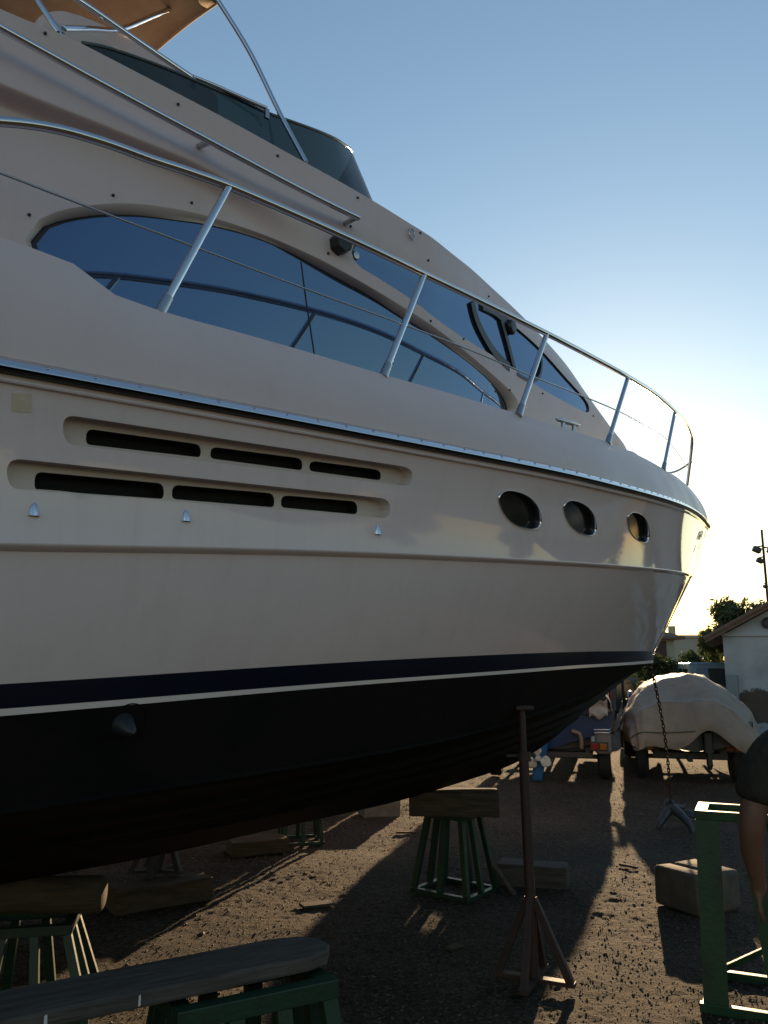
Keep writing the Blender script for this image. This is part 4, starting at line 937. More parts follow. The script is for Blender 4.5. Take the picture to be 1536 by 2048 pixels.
prop('boat_jack', (.80, 4.78, -.01), (.775, 4.78, 1.425), .028, .20, 'tall rusty brown screw prop with splayed feet holding the hull', RUST, 4, .42, math.radians(20))
prop('boat_jack', (-1.66, 6.40, .16), (-1.52, 6.36, .78), .030, .19, 'short dark tripod prop standing on a timber beam under the hull', mat('dark_steel', (.03, .028, .026), rough=.6), 5, .38, .3)
block('timber_beam', (-1.58, 6.22, -.005), (.70, .24, .155), math.radians(34), WOOD, 'dark timber beam lying flat under the short tripod prop', 'timber', seed=5)

block('timber_block', (-1.14, 7.86, -.01), (.52, .26, .125), math.radians(24), WOOD, 'low timber block on the gravel beside the far green stand', 'timber', seed=8)
stand('boat_stand', (-.80, 8.32, -.01), math.radians(15), (.24, .22), (.36, .34), .62, .04, [0], 'small green stand far back beneath the far side of the hull')
block('concrete_block', (-.06, 9.76, -.01), (.42, .34, .30), math.radians(14), CONC, 'pale concrete block in the distance beneath the hull', 'concrete block', seed=9)
block('timber_beam', (1.15, 6.74, -.01), (.52, .22, .165), math.radians(-17), WOODG, 'grey timber lying on the gravel behind the rusty prop', 'timber', seed=12)
# pale weathered stone block with a slot cut in its top
st_ = empty('kerb_block', (2.19, 6.16, 0), math.radians(28), 'big brown square-cut block with a slotted top behind the green trestle', 'block')
LIME = mat('weathered_block', (.12, .096, .073), rough=.9, color2=(.06, .05, .04), vscale=8, bump=.4, bscale=25)
for (x0, x1, nm) in ((-.21, -.045, 'left_half'), (.045-.07, .21, 'right_half')):
    bm = bmesh.new(); bmesh.ops.create_cube(bm, size=1.0)
    for v in bm.verts: v.co = Vector((v.co.x*(x1-x0)+(x0+x1)/2, v.co.y*.40, (v.co.z+.5)*.265-.01))
    bmesh.ops.bevel(bm, geom=bm.edges[:], offset=.03, segments=3, affect='EDGES', profile=.5)
    for v in bm.verts: v.co += Vector(noise.noise_vector(v.co*7))*.006
    me = bpy.data.meshes.new(nm); bm.to_mesh(me); bm.free(); smooth_mesh(me, 40); link(nm, me, LIME, st_)
MB().box((-.03, 0, .11), (.06, .40, .20)).build('core', LIME, st_)

# green trestle beside the man
tz = empty('steel_trestle', (1.585, 4.42, -.01), math.radians(-24), 'bright green steel trestle next to the man at the right edge', 'trestle')
BG = mat('bright_green_paint', (.004, .042, .013), rough=.45, color2=(.007, .020, .009), vscale=7, mix=(.35, .5), bump=.12, bscale=50)
TW, TD, TH = .70, .30, .93
mb = MB(); mb.box((TW/2, .018, TH-.022), (TW, .036, .044)); mb.box((TW/2, TD-.018, TH-.022), (TW, .036, .044)); mb.box((.03, TD/2, TH-.021), (.06, TD-.075, .042)); mb.box((TW-.03, TD/2, TH-.021), (.06, TD-.075, .042))
mb.build('top_frame', BG, tz, bevel=.003)
mb = MB(); mb.box((TW/2, -.04, .022), (TW+.06, .04, .044)); mb.box((TW/2, TD+.16, .022), (TW+.06, .04, .044)); mb.box((.0, TD/2+.06, .021), (.04, TD+.155, .042)); mb.box((TW, TD/2+.06, .021), (.04, TD+.155, .042))
mb.build('base_frame', BG, tz, bevel=.003)
def angle_leg(a, b, wx, wy, th=.007):
    d = Vector(b)-Vector(a); vs = []
    for q in (Vector(a), Vector(b)):
        for (x, y) in ((0, 0), (wx, 0), (wx, th), (th, th), (th, wy), (0, wy)): vs.append((q.x+x, q.y+y, q.z))
    MB().add(vs, [tuple(range(5, -1, -1)), tuple(range(6, 12))]+[(i, (i+1) % 6, 6+(i+1) % 6, 6+i) for i in range(6)]).build('leg', BG, tz)
angle_leg((-.012, -.052, .044), (.0, .002, TH-.044), .115, .05)
angle_leg((.30, -.045, .044), (.195, .004, TH-.044), .075, .04)
angle_leg((.46, TD+.13, .044), (.32, TD-.04, TH-.044), .07, .04)
angle_leg((-.010, TD+.13, .044), (.004, TD-.04, TH-.044), .06, .04)
angle_leg((TW-.06, -.048, .044), (TW-.075, .004, TH-.044), .075, .04)
angle_leg((TW-.06, TD+.13, .044), (TW-.075, TD-.04, TH-.044), .075, .04)
MB().bar((.03, .01, .16), (.36, TD+.10, .24), .012, .03).build('cross_brace', BG, tz)

# plank on its trestle in the foreground
stand('steel_trestle', (-.40, 2.58, 0), math.radians(30), (.42, .22), (.60, .44), .76, .05, [-.33, .33], 'dark green trestle carrying the plank in the foreground')
pl = MB(); hw = .105; Lp = 2.6
prof = [(-Lp, -hw), (-.10, -hw), (-.035, -hw*.82), (0, -hw*.35), (.0, hw*.30), (-.05, hw*.80), (-.14, hw), (-Lp, hw)]
n = len(prof)
pl.add([(x, y, 0) for x, y in prof]+[(x, y, .042) for x, y in prof], [tuple(range(n-1, -1, -1)), tuple(range(n, 2*n))]+[(i, (i+1) % n, n+(i+1) % n, n+i) for i in range(n)])
PLK = (-.185, 2.735, .776)
o = pl.build('scaffold_plank', WOODG, None, bevel=.008, loc=PLK, rot=(0, 0, math.radians(32.5))); tag(o, 'weathered grey plank with a rounded end lying across the foreground', 'plank')
for k, (x, wv) in enumerate(((-.60, .007), (-.83, .009))):
    MB().add([(x, -hw-.0015, .008), (x+wv, -hw-.0015, .010), (x+wv*.8, -hw-.0015, .036), (x+wv*.1, -hw-.0015, .034)], [(0, 1, 2, 3)]).build('paint_drip', mat('white_drip', (.55, .54, .52), rough=.6), o)

# ---- anchor and its chain
cb = Vector((2.985, 8.99, .24)); ct = Vector((2.745, 8.655, 1.672))
GALVA = mat('anchor_steel', (.06, .068, .08), rough=.55, metal=.5, var=.3, vscale=14)
an = empty('anchor', (2.99, 9.0, 0), math.radians(-8), 'grey claw anchor resting on the gravel at the end of the chain', 'anchor')
mb = MB(); mb.bar((.02, .0, .17), (.40, .30, .05), .045, .075, w2=.04, h2=.055); mb.build('shank', GALVA, an, bevel=.008)
def claw(pts, rad, name='fluke'):
    MB().tube(catm(pts, 5), [rad[0]+(rad[1]-rad[0])*i/(len(pts)*5-5) for i in range(len(pts)*5-4)], 10).build(name, GALVA, an, smooth=60)
claw([(0, 0, .19), (-.06, -.02, .13), (-.13, -.05, .045), (-.16, -.06, -.01)], (.055, .026))
claw([(0, 0, .19), (.07, -.08, .14), (.14, -.16, .05), (.165, -.19, -.02)], (.055, .026))
claw([(-.05, .02, .22), (.02, .0, .21), (.10, .03, .19), (.155, .06, .20)], (.03, .022))
MB().tube(catm([(-.06, .0, .23), (-.02, 0, .26), (.03, 0, .235)], 5), .022, 10).build('crown', GALVA, an, smooth=60)
ch = empty('anchor_chain', ct, 0, 'rusty iron chain hanging from the stem down to the anchor', 'chain')
RIRON = mat('rusty_iron', (.07, .032, .020), rough=.65, metal=.3, var=.4, vscale=30)
LK = .052
def loop(n=14):
    out = []
    for i in range(n):
        a = 2*math.pi*i/n; x = math.cos(a)*.0125; z = math.sin(a)*.0125+(.0135 if math.sin(a) > 0 else -.0135); out.append((x, 0, z))
    return out
lk = MB().tube(loop(), .0058, 6, closed=True).mesh('link', 60)
d = cb-ct; Ln = d.length; nl = int(Ln/.039)
for i in range(nl+1):
    t = i/nl; sag = Vector((.03, -.03, 0))*math.sin(math.pi*t)
    pos = ct+d*t+sag-ct
    e = (-d).to_track_quat('Z', 'X').to_euler()
    q = (-d).normalized().to_track_quat('Z', 'X') @ __import__('mathutils').Quaternion((0, 0, 1), math.radians(45+90*(i % 2)))
    link('link', lk, RIRON, ch, pos, q.to_euler())

# ---- the man at the right edge, seen from behind
def skin_body(name, joints, edges, m, parent, sub=2, root=0):
    me = bpy.data.meshes.new(name); me.from_pydata([j[0] for j in joints], edges, [])
    o = link(name, me, m, parent)
    md = o.modifiers.new('skin', 'SKIN'); md.use_smooth_shade = True
    for i, j in enumerate(joints):
        sv_ = me.skin_vertices[0].data[i]; r = j[1]; sv_.radius = r if isinstance(r, tuple) else (r, r); sv_.use_root = (i == root)
    ss = o.modifiers.new('sub', 'SUBSURF'); ss.levels = sub; ss.render_levels = sub
    return o
SKIN = mat('skin', (.16, .078, .052), rough=.5, var=.08, vscale=18)
SHIRT = mat('dark_tshirt', (.030, .025, .018), rough=.9, var=.2, vscale=30, spec=.2, bump=.9, bscale=7, bdist=.05, stretch=(1, 1, .6))
SHORTS = mat('dark_shorts', (.03, .035, .05), rough=.9, var=.2, vscale=20)
HAIRM = mat('dark_hair', (.02, .014, .010), rough=.6, bump=.6, bscale=120)
man = empty('person', (1.655, 3.20, 0), math.radians(4), 'man in a dark t-shirt seen from behind at the right edge', 'person')
J = [((0, 0, .92), (.145, .105)), ((0, .01, 1.08), (.135, .095)), ((0, .01, 1.24), (.155, .105)), ((0, 0, 1.37), (.13, .09)), ((0, .0, 1.45), .055), ((0, .02, 1.50), .05),
     ((0, .03, 1.58), (.075, .092)), ((0, .035, 1.67), (.074, .095)), ((0, .03, 1.73), (.05, .065))]
E_ = [(0, 1), (1, 2), (2, 3), (3, 4), (4, 5), (5, 6), (6, 7), (7, 8)]
for sx in (-1, 1):
    b0 = len(J)
    # arms hang with a slight bend, the left one comes inwards at the wrist
    J += [((sx*.17, 0, 1.37), .062), ((sx*.245, -.01, 1.30), .058), ((sx*.300, -.02, 1.17), .052), ((sx*.316, -.01, 1.075), .049), ((sx*.298, .035, .97), .043), ((sx*.268, .07, .87), .029), ((sx*.258, .085, .822), (.036, .022))]
    E_ += [(3, b0)]+[(b0+i, b0+i+1) for i in range(6)]
    l0 = len(J)
    J += [((sx*.095, 0, .86), .095), ((sx*.11, .01, .66), .078), ((sx*.115, .015, .47), .058), ((sx*.12, -.01, .30), .056), ((sx*.12, -.015, .10), .038), ((sx*.125, .03, .045), .042), ((sx*.135, .14, .03), (.045, .025))]
    E_ += [(0, l0)]+[(l0+i, l0+i+1) for i in range(6)]
    # fingers and thumb
    hx, hy, hz = sx*.258, .085, .822
    for k, (dx_, ln) in enumerate(((-.024, .066), (-.008, .076), (.009, .072), (.024, .056))):
        f0 = len(J)
        J += [((hx+dx_*.5, hy+dx_*.9+.004, hz-.02), .010), ((hx+dx_*.55-sx*.002, hy+dx_*1.1+.006, hz-.03-ln*.5), .009), ((hx+dx_*.5-sx*.016, hy+dx_*1.0+.014, hz-.03-ln), .008)]
        E_ += [(b0+6, f0), (f0, f0+1), (f0+1, f0+2)]
    f0 = len(J)
    J += [((hx-sx*.018, hy+.03, hz+.01), .011), ((hx-sx*.028, hy+.046, hz-.025), .010), ((hx-sx*.030, hy+.05, hz-.05), .008)]
    E_ += [(b0+5, f0), (f0, f0+1), (f0+1, f0+2)]
body = skin_body('body', J, E_, SKIN, man)
JS = [((0, .0, .86), (.172, .125)), ((0, .01, 1.0), (.165, .122)), ((0, .01, 1.14), (.165, .122)), ((0, .01, 1.27), (.175, .122)), ((0, 0, 1.375), (.145, .10)), ((0, .005, 1.435), (.08, .075))]
ES = [(0, 1), (1, 2), (2, 3), (3, 4), (4, 5)]
for sx in (-1, 1):
    b0 = len(JS)
    JS += [((sx*.17, 0, 1.372), .078), ((sx*.248, -.01, 1.30), .080), ((sx*.290, -.02, 1.20), .080), ((sx*.302, -.015, 1.15), .082)]
    ES += [(4, b0), (b0, b0+1), (b0+1, b0+2), (b0+2, b0+3)]
skin_body('t_shirt', JS, ES, SHIRT, man)
JP = [((0, 0, .93), (.158, .118)), ((0, 0, .84), (.16, .12))]; EP = [(0, 1)]
for sx in (-1, 1):
    b0 = len(JP); JP += [((sx*.10, 0, .78), .115), ((sx*.115, .01, .62), .105), ((sx*.12, .015, .47), .098)]; EP += [(1, b0), (b0, b0+1), (b0+1, b0+2)]
skin_body('shorts', JP, EP, SHORTS, man)
mb = MB().grid(lambda u, v: (.088*math.cos(2*math.pi*u)*math.sin(math.pi*.62*v), .018+.112*math.sin(2*math.pi*u)*math.sin(math.pi*.62*v)-.012, 1.655+.118*math.cos(math.pi*.62*v)), 24, 14, closed_u=True)
mb.build('hair', HAIRM, man, smooth=60)
for sx in (-1, 1):
    MB().tube(catm([(sx*.078, .02, 1.60), (sx*.094, .008, 1.625), (sx*.088, .015, 1.655)], 4), .012, 8).build('ear', SKIN, man, smooth=60)
    MB().lathe([(.0001, .006), (.009, .004), (.013, 0)], 10).build('eye', mat('eye', (.5, .48, .45), rough=.2), man, smooth=60, loc=(sx*.032, .122, 1.635), rot=(math.radians(-90), 0, 0))
    MB().box((sx*.13, .06, .025), (.10, .27, .05)).build('shoe', BLACK, man, bevel=.02)
MB().add([(-.012, .120, 1.645), (.012, .120, 1.645), (.018, .122, 1.60), (-.018, .122, 1.60), (0, .152, 1.605)], [(0, 1, 4), (1, 2, 4), (2, 3, 4), (3, 0, 4)]).build('nose', SKIN, man)
MB().bar((-.025, .122, 1.565), (.025, .122, 1.565), .008, .010).build('mouth', mat('lips', (.25, .10, .085), rough=.5), man)

# ---- bits of wood and rag left on the gravel
for (x, y, l, w, rz, m, lab) in ((-.47, 6.18, .24, .09, 30, WOODG, 'flat grey board scrap on the shaded gravel left of the keel stand'),
                                 (.22, 8.70, .20, .03, 10, WOOD, 'thin stick on the sunlit gravel behind the keel stand'),
                                 (2.05, 7.35, .16, .02, -35, WOODG, 'pale twig on the sunlit strip between the rusty prop and the anchor'),
                                 (.42, 5.35, .12, .05, 50, WOOD, 'small wood chip on the dark gravel before the rusty prop')):
    o = MB().box((0, 0, .012), (l, w, .018)).build('wood_scrap', m, None, bevel=.004, loc=(x, y, gh(x, y)+.002), rot=(.03, .04, math.radians(rz))); tag(o, lab, 'wood scrap')
# ================================================================== boats, vehicles, houses and trees behind
def wheel(parent, c, r, w, name='wheel', axis='x', rim=GALV):
    t = MB().lathe([(r*.58, -w/2), (r*.9, -w/2), (r, -w*.32), (r, w*.32), (r*.9, w/2), (r*.58, w/2)], 24, c, axis).build(name, TYRE, parent, smooth=40)
    MB().lathe([(.0001, -w*.2), (r*.45, -w*.25), (r*.6, -w*.45), (r*.6, w*.45), (r*.45, w*.25), (.0001, w*.2)], 18, c, axis).build('rim', rim, t, smooth=40)
    return t
TARP = mat('tarpaulin', (.29, .225, .168), rough=.66, color2=(.19, .150, .112), vscale=2.5, bump=.5, bscale=9, bdist=.03)
TRAIL = mat('trailer_steel', (.05, .04, .035), rough=.6, var=.3, vscale=14)
REDL = mat('red_lamp', (.25, .015, .01), rough=.25); AMBER = mat('amber_lamp', (.35, .10, .01), rough=.25)
def trailer(name, loc, rz, half, label, length=4.2, wheelr=.31):
    t = empty(name, loc, rz, label, 'trailer')
    for sx in (-1, 1):
        wheel(t, (sx*half, .15, wheelr), wheelr, .19, 'wheel', 'x')
        MB().bar((sx*(half-.22), -.25, wheelr+.12), (sx*(half-.30), length, wheelr+.14), .06, .09).build('side_beam', TRAIL, t)
        MB().box((sx*(half-.06), -.32, wheelr+.19), (.26, .05, .13)).build('lamp_board', TRAIL, t, bevel=.006)
        MB().box((sx*(half-.06)-.06, -.353, wheelr+.19), (.10, .02, .085)).build('tail_lamp', REDL, t, bevel=.004)
        MB().box((sx*(half-.06)+.055, -.353, wheelr+.19), (.09, .02, .085)).build('indicator_lamp', AMBER, t, bevel=.004)
    for y in (-.22, .5, 1.6, 2.8):
        MB().bar((-half+.15, y, wheelr+.06), (half-.15, y, wheelr+.06), .06, .07).build('cross_beam', TRAIL, t)
    MB().bar((-half, .15, wheelr), (half, .15, wheelr), .06, .06).build('axle', TRAIL, t)
    MB().bar((0, -.30, wheelr+.02), (0, length+.8, wheelr+.10), .07, .09).build('draw_bar', TRAIL, t)
    return t
# --- tarpaulined boat on its trailer
TA = math.radians(-16)
tr1 = trailer('boat_trailer', (4.47, 12.55, 0), TA, .66, 'road trailer under the tarpaulined boat, with amber and red lamps')
bt = empty('covered_boat', (4.50, 12.45, 0), TA, 'small boat wrapped in a pale dusty tarpaulin on a trailer', 'boat')
def tarp(u, v):
    # v along the boat, u around the section from the left hem over the top to the right hem
    y = -.45+4.9*v
    k = sstep(0, .18, v); n_ = sstep(.55, 1, v)
    sec = [(-.90, .50), (-.985, .66), (-.96, .85), (-.83, 1.10), (-.68, 1.28), (-.35, 1.46), (0.0, 1.50), (.30, 1.48), (.55, 1.32), (.74, 1.06), (.90, .84), (.98, .72), (.84, .56)]
    t = u*(len(sec)-1); i = min(int(t), len(sec)-2); f = t-i
    x = sec[i][0]+(sec[i+1][0]-sec[i][0])*f; z = sec[i][1]+(sec[i+1][1]-sec[i][1])*f
    # the stern drops as a sloping sheet, the bow narrows
    zt = .60+(z-.60)*(.62+.38*k) if z > .60 else z
    x *= (1-.55*n_**1.5)*(.94+.06*k); zt += -.12*n_
    fold = noise.noise((x*2.2, y*1.1, zt*2.4))*.06+(.5-abs(noise.noise((x*3.1+zt*1.5, y*1.3, zt*2.2+x))))*.07+(.4-abs(noise.noise((x*7+zt*4, y*2.5, zt*5-x*3))))*.035-.03
    rad = Vector((x, 0, zt-.6)).normalized() if abs(x)+abs(zt-.6) > .01 else Vector((0, 0, 1))
    return (x+rad.x*fold, y+.10*noise.noise((x*3, zt*3, 1.0))*(1-k), zt+rad.z*fold)
MB().grid(tarp, 73, 46).build('tarpaulin', TARP, bt, smooth=70)
def apron(u, v):
    # the stern sheet hanging from the ridge, with an arch left open over the drive
    x0, y0, z0 = tarp(u, 0)
    arch = .26*math.exp(-((x0-.16)/.27)**2)
    zb = .50+arch+.03*math.sin(u*23)
    z = z0+(zb-z0)*v if z0 > zb else z0-.02*v
    rip = .045*math.sin(u*31+v*3)*v+.05*noise.noise((x0*4, z*4, 5.0))
    return (x0*(1-.05*v), y0-.05-.22*math.sin(v*math.pi*.55)+rip*.6, z)
MB().grid(apron, 73, 16).build('stern_sheet', TARP, bt, smooth=70)
flap = MB().grid(lambda u, v: (.80+.40*u+.05*math.sin(v*9), -.40+.05*math.sin(u*7+v*5), .60-.10*u-.30*v*(1-.5*u)+.02*math.sin(u*15)), 14, 10).build('loose_flap', TARP, bt, smooth=70)
flapl = MB().grid(lambda u, v: (-.98-.15*v*(1-u)+.02*math.sin(u*9), -.20+.25*v+.6*u, .70+.30*u+.05*math.sin(v*7+u*8)), 14, 10).build('loose_flap', TARP, bt, smooth=70)
MB().tube(catm([tuple(Vector(apron(u, v))+Vector((0, -.012, 0))) for u, v in ((.06, .30), (.16, .42), (.28, .52), (.40, .66), (.50, .80))], 5), .008, 6).build('tie_rope', mat('rope', (.10, .085, .06), rough=.9), bt)
HULLD = mat('dull_hull', (.10, .09, .085), rough=.5, var=.2)
MB().grid(lambda u, v: ((.80*(1-.6*v**3))*math.cos(math.pi*(1+u))*(1.0), -.30+4.6*v, .86-(.42*(1-.4*v**2))*abs(math.sin(math.pi*u))**.7), 25, 16).build('hull', HULLD, bt, smooth=60)
MB().add([(-.8, -.31, .86), (.8, -.31, .86), (.62, -.31, .55), (0, -.31, .43), (-.62, -.31, .55)], [(0, 1, 2, 3, 4)]).build('transom', HULLD, bt)
dr = MB(); dr.box((.18, -.42, .58), (.13, .18, .30)); dr.box((.18, -.44, .36), (.075, .16, .22)); dr.box((.18, -.44, .27), (.06, .10, .12)); dr.build('stern_drive', BLACK, bt, bevel=.02)

# --- blue boat on the other trailer, with its propeller
tr2 = trailer('boat_trailer', (2.45, 12.75, 0), math.radians(-14), .80, 'dark road trailer carrying the blue boat, left of the covered boat')
fb = MB().box((.80, -.08, .56), (.24, .52, .34)); fb.build('mudguard', mat('mudguard', (.17, .16, .16), rough=.35, var=.15), tr2, bevel=.05)
for k in (0, 1): MB().tube(catm([(.68, -.36, .735-.045*k), (.80, -.37, .74-.045*k), (.90, -.35, .735-.045*k), (.93, -.2, .70-.045*k)], 4), .010, 8).build('guard_rail', STEEL, tr2, smooth=60)
MB().tube(catm([(.36, -.25, .70), (.46, -.25, .67), (.49, -.25, .58), (.49, -.25, .46)], 5), .032, 12).build('exhaust_hose', mat('pale_hose', (.22, .16, .10), rough=.4), tr2, smooth=60)
MB().box((0, .05, .50), (1.25, .30, .20)).build('gap_block', TRAIL, tr2, bevel=.02)  # dark box added to block the sunlit gap under the blue boat's stern
bb_ = empty('blue_boat', (2.45, 12.75, 0), math.radians(-14), 'blue-hulled boat with a white propeller on a trailer, partly hidden by the yacht', 'boat')
BLUE = mat('blue_hull_paint', (.006, .030, .10), rough=.35, var=.2, vscale=5); BLUED = mat('blue_tarp', (.006, .014, .05), rough=.5, var=.3, vscale=5, bump=.3, bscale=10)
MB().grid(lambda u, v: ((.98*(1-.75*v**2.6))*math.cos(math.pi*(1+u)), -.15+5.0*v, .98+.2*v-(.55*(1-.3*v**2))*abs(math.sin(math.pi*u))**.55), 29, 18).build('hull', BLUE, bb_, smooth=60)
MB().add([(-.98, -.16, .98), (.98, -.16, .98), (.90, -.16, .70), (0, -.16, .43), (-.90, -.16, .70)], [(0, 1, 2, 3, 4)]).build('transom', BLUE, bb_)
MB().grid(lambda u, v: ((.92*(1-.7*v**2.6))*math.cos(math.pi*u)+.03*math.sin(v*30+u*11), -.22+5.0*v, .95+.2*v+(.42+.75*sstep(.05, .3, v)+.06*math.sin(v*14))*math.sin(math.pi*u)**.6+.05*noise.noise((u*9, v*12, 2))), 33, 30).build('boat_cover', BLUED, bb_, smooth=60)
MB().add([(-.9, -.23, .95), (.9, -.23, .95), (.75, -.23, 1.22), (0, -.23, 1.36), (-.75, -.23, 1.22)], [(0, 1, 2, 3, 4)]).build('cover_end', BLUED, bb_)
bl = MB().grid(lambda u, v: (.62+.26*u, -.26-.03*math.sin(v*8), .90+.26*v+.03*math.sin(u*9+v*4)), 10, 12).build('bundled_sheet', mat('pinkish_sheet', (.40, .33, .29), rough=.8, var=.15), bb_, smooth=60)
BLP = mat('bright_blue_leg', (.008, .10, .26), rough=.4)
lg_ = MB().prism([(-.62, .0), (-.48, .0), (-.42, .30), (-.36, .62), (-.66, .62), (-.60, .30)], -.20, -.10, place=lambda x, y, z: (x+.50-.10, y*.9-.25, z)).build('drive_leg', BLP, bb_, bevel=.03)
PROPW = mat('pale_propeller', (.55, .52, .45), rough=.5, var=.2, vscale=20)
pp = (-.12, -.52, .335)
pr_ = MB().lathe([(.0001, -.06), (.035, -.05), (.042, 0), (.040, .10)], 14, pp, 'y').build('propeller_hub', PROPW, bb_, smooth=50)
for k in range(3):
    a0 = math.radians(90+120*k+10)
    def blade(u, v, a0=a0):
        r = .035+.16*u; a = a0+(v-.5)*(1.25*math.sin(math.pi*min(u*.9+.12, 1))+.15)
        return (pp[0]+r*math.cos(a), pp[1]+.045*(v-.5), pp[2]+r*math.sin(a))
    b_ = MB().grid(blade, 9, 7).build('propeller_blade', PROPW, bb_, smooth=60); md = b_.modifiers.new('solid', 'SOLIDIFY'); md.thickness = .008

# --- blue tractor between the trailers
tc_ = empty('tractor', (4.12, 16.2, 0), math.radians(-14), 'old blue tractor parked between the two boat trailers', 'tractor')
TB = mat('tractor_blue', (.014, .045, .11), rough=.5, var=.3, vscale=6)
MB().box((0, .1, .62), (.46, 2.0, .36)).build('body', TB, tc_, bevel=.04)
MB().box((0, 1.0, .86), (.50, 1.1, .34)).build('bonnet', TB, tc_, bevel=.08)
for sx in (-1, 1):
    wheel(tc_, (sx*.55, -.45, .52), .52, .30, 'rear_wheel'); wheel(tc_, (sx*.48, 1.25, .30), .30, .18, 'front_wheel')
    MB().tube(catm([(sx*.56, -.95, .80), (sx*.56, -.75, 1.08), (sx*.56, -.35, 1.13), (sx*.56, .0, .90)], 4), .05, 8).build('mudguard', TB, tc_, smooth=60)
    MB().tube([(sx*.45, -.8, .7), (sx*.42, -.8, 1.42)], .03, 8).build('roll_bar_post', BLACK, tc_, smooth=60)
MB().tube([(-.42, -.8, 1.42), (.42, -.8, 1.42)], .03, 8).build('roll_bar_top', BLACK, tc_, smooth=60)
MB().tube([(.19*math.cos(a), .25+.10*math.sin(a), 1.20+.16*math.sin(a)) for a in lin(0, 2*math.pi*19/20, 20)], .016, 8, closed=True).build('steering_wheel', BLACK, tc_, smooth=60)
MB().tube([(0, .25, 1.20), (0, .50, .95)], .02, 8).build('steering_column', BLACK, tc_)
MB().box((0, -.45, .92), (.44, .40, .10)).build('seat', BLACK, tc_, bevel=.04); MB().box((0, -.66, 1.06), (.42, .08, .24)).build('seat_back', BLACK, tc_, bevel=.03)
MB().tube([(.14, 1.1, 1.0), (.14, 1.1, 1.5)], .025, 8).build('exhaust_pipe', BLACK, tc_)
MB().box((0, -1.0, .50), (.5, .12, .10)).build('tow_hitch', RUST, tc_)

# --- dark van
def van(name, loc, rz, body, label, h=1.75, l=4.0, w=1.7):
    t = empty(name, loc, rz, label, 'van')
    prof = [(-l/2, .38), (l/2-.1, .38), (l/2, .75), (l/2-.25, .98), (l/2-.9, 1.10), (l/2-1.5, h), (-l/2+.15, h), (-l/2, .95)]
    MB().prism([(x, z) for x, z in prof], -w/2, w/2).build('body', body, t, bevel=.07)
    G = mat('van_glass', (.012, .014, .016), rough=.06, ior=1.7)
    for sy in (-1, 1):
        y = sy*(w/2+.004)
        for (x0, x1) in ((-l/2+.35, -l/2+1.25), (-l/2+1.4, -l/2+2.3)):
            MB().add([(x0, y, 1.12), (x1, y, 1.12), (x1, y, h-.18), (x0, y, h-.18)], [(0, 1, 2, 3)]).build('side_window', G, t)
        for x in (-l/2+.75, l/2-.75): wheel(t, (x, sy*(w/2-.08), .32), .32, .20, 'wheel', 'y')
    MB().add([(-l/2-.006, -w*.38, 1.08), (-l/2-.006, w*.38, 1.08), (-l/2+.10, w*.36, h-.16), (-l/2+.10, -w*.36, h-.16)], [(0, 1, 2, 3)]).build('rear_window', G, t)
    MB().add([(l/2-.90, -w*.42, 1.13), (l/2-.90, w*.42, 1.13), (l/2-1.44, w*.40, h-.06), (l/2-1.44, -w*.40, h-.06)], [(0, 1, 2, 3)]).build('windscreen', G, t, loc=(.02, 0, .02))
    for sy in (-1, 1): MB().box((-l/2-.01, sy*w*.42, .85), (.04, .10, .22)).build('tail_lamp', REDL, t, bevel=.01)
    return t
van('van', (6.35, 25.0, 0), math.radians(64), mat('van_dark', (.035, .038, .04), rough=.3, var=.2), 'dark van parked behind the tractor', h=1.32, l=3.6)
van('van', (9.6, 25.0, 0), math.radians(78), mat('van_bluegrey', (.12, .16, .19), rough=.35, var=.15), 'blue-grey van showing its roof above the covered boat', h=1.72, l=3.8, w=1.5)

# --- white sports boat on stands further back
wb = empty('white_boat', (9.35, 33.0, 0), math.radians(205), 'white motorboat with a raised pointed bow behind the van', 'boat')
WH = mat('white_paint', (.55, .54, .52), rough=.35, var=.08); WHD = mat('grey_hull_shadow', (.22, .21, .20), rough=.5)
def wbh(u, v):
    w_ = .95*(1-v**2.4)+.01; return (-2.2+5.0*v, w_*math.cos(math.pi*(1+u)), 1.18+.34*v**2-(.62*(1-.55*v**3))*abs(math.sin(math.pi*u))**.6)
MB().grid(wbh, 25, 22).build('hull', WHD, wb, smooth=60)
MB().grid(lambda u, v: (-2.2+5.0*v, (.95*(1-v**2.4)+.01)*(1-2*u), 1.18+.34*v**2+.12*math.sin(math.pi*u)), 9, 22).build('deck', WH, wb, smooth=60)
MB().prism([(-.9, 1.2), (.6, 1.3), (.1, 1.62), (-.8, 1.60)], -.55, .55).build('cabin', WH, wb, bevel=.06)
MB().tube(catm([(2.5, -.12, 1.56), (1.6, -.55, 1.62), (.6, -.78, 1.58)], 4), .014, 8).build('bow_rail', STEEL, wb, smooth=60)
for x in (-1.4, 1.2):
    MB().box((x, 0, .30), (.12, 1.2, .60)).build('cradle', WOOD, wb, bevel=.01)

# --- houses
WALLW = bpy.data.materials.new('whitewash'); WALLW.use_nodes = True
nt = WALLW.node_tree; N = nt.nodes; L = nt.links; B_ = N['Principled BSDF']; B_.inputs['Roughness'].default_value = .9
tc = N.new('ShaderNodeTexCoord'); sep = N.new('ShaderNodeSeparateXYZ'); L.new(tc.outputs['Object'], sep.inputs[0])
n1 = N.new('ShaderNodeTexNoise'); n1.inputs['Scale'].default_value = 2.2; n1.inputs['Detail'].default_value = 9; n1.inputs['Roughness'].default_value = .68; L.new(tc.outputs['Object'], n1.inputs['Vector'])
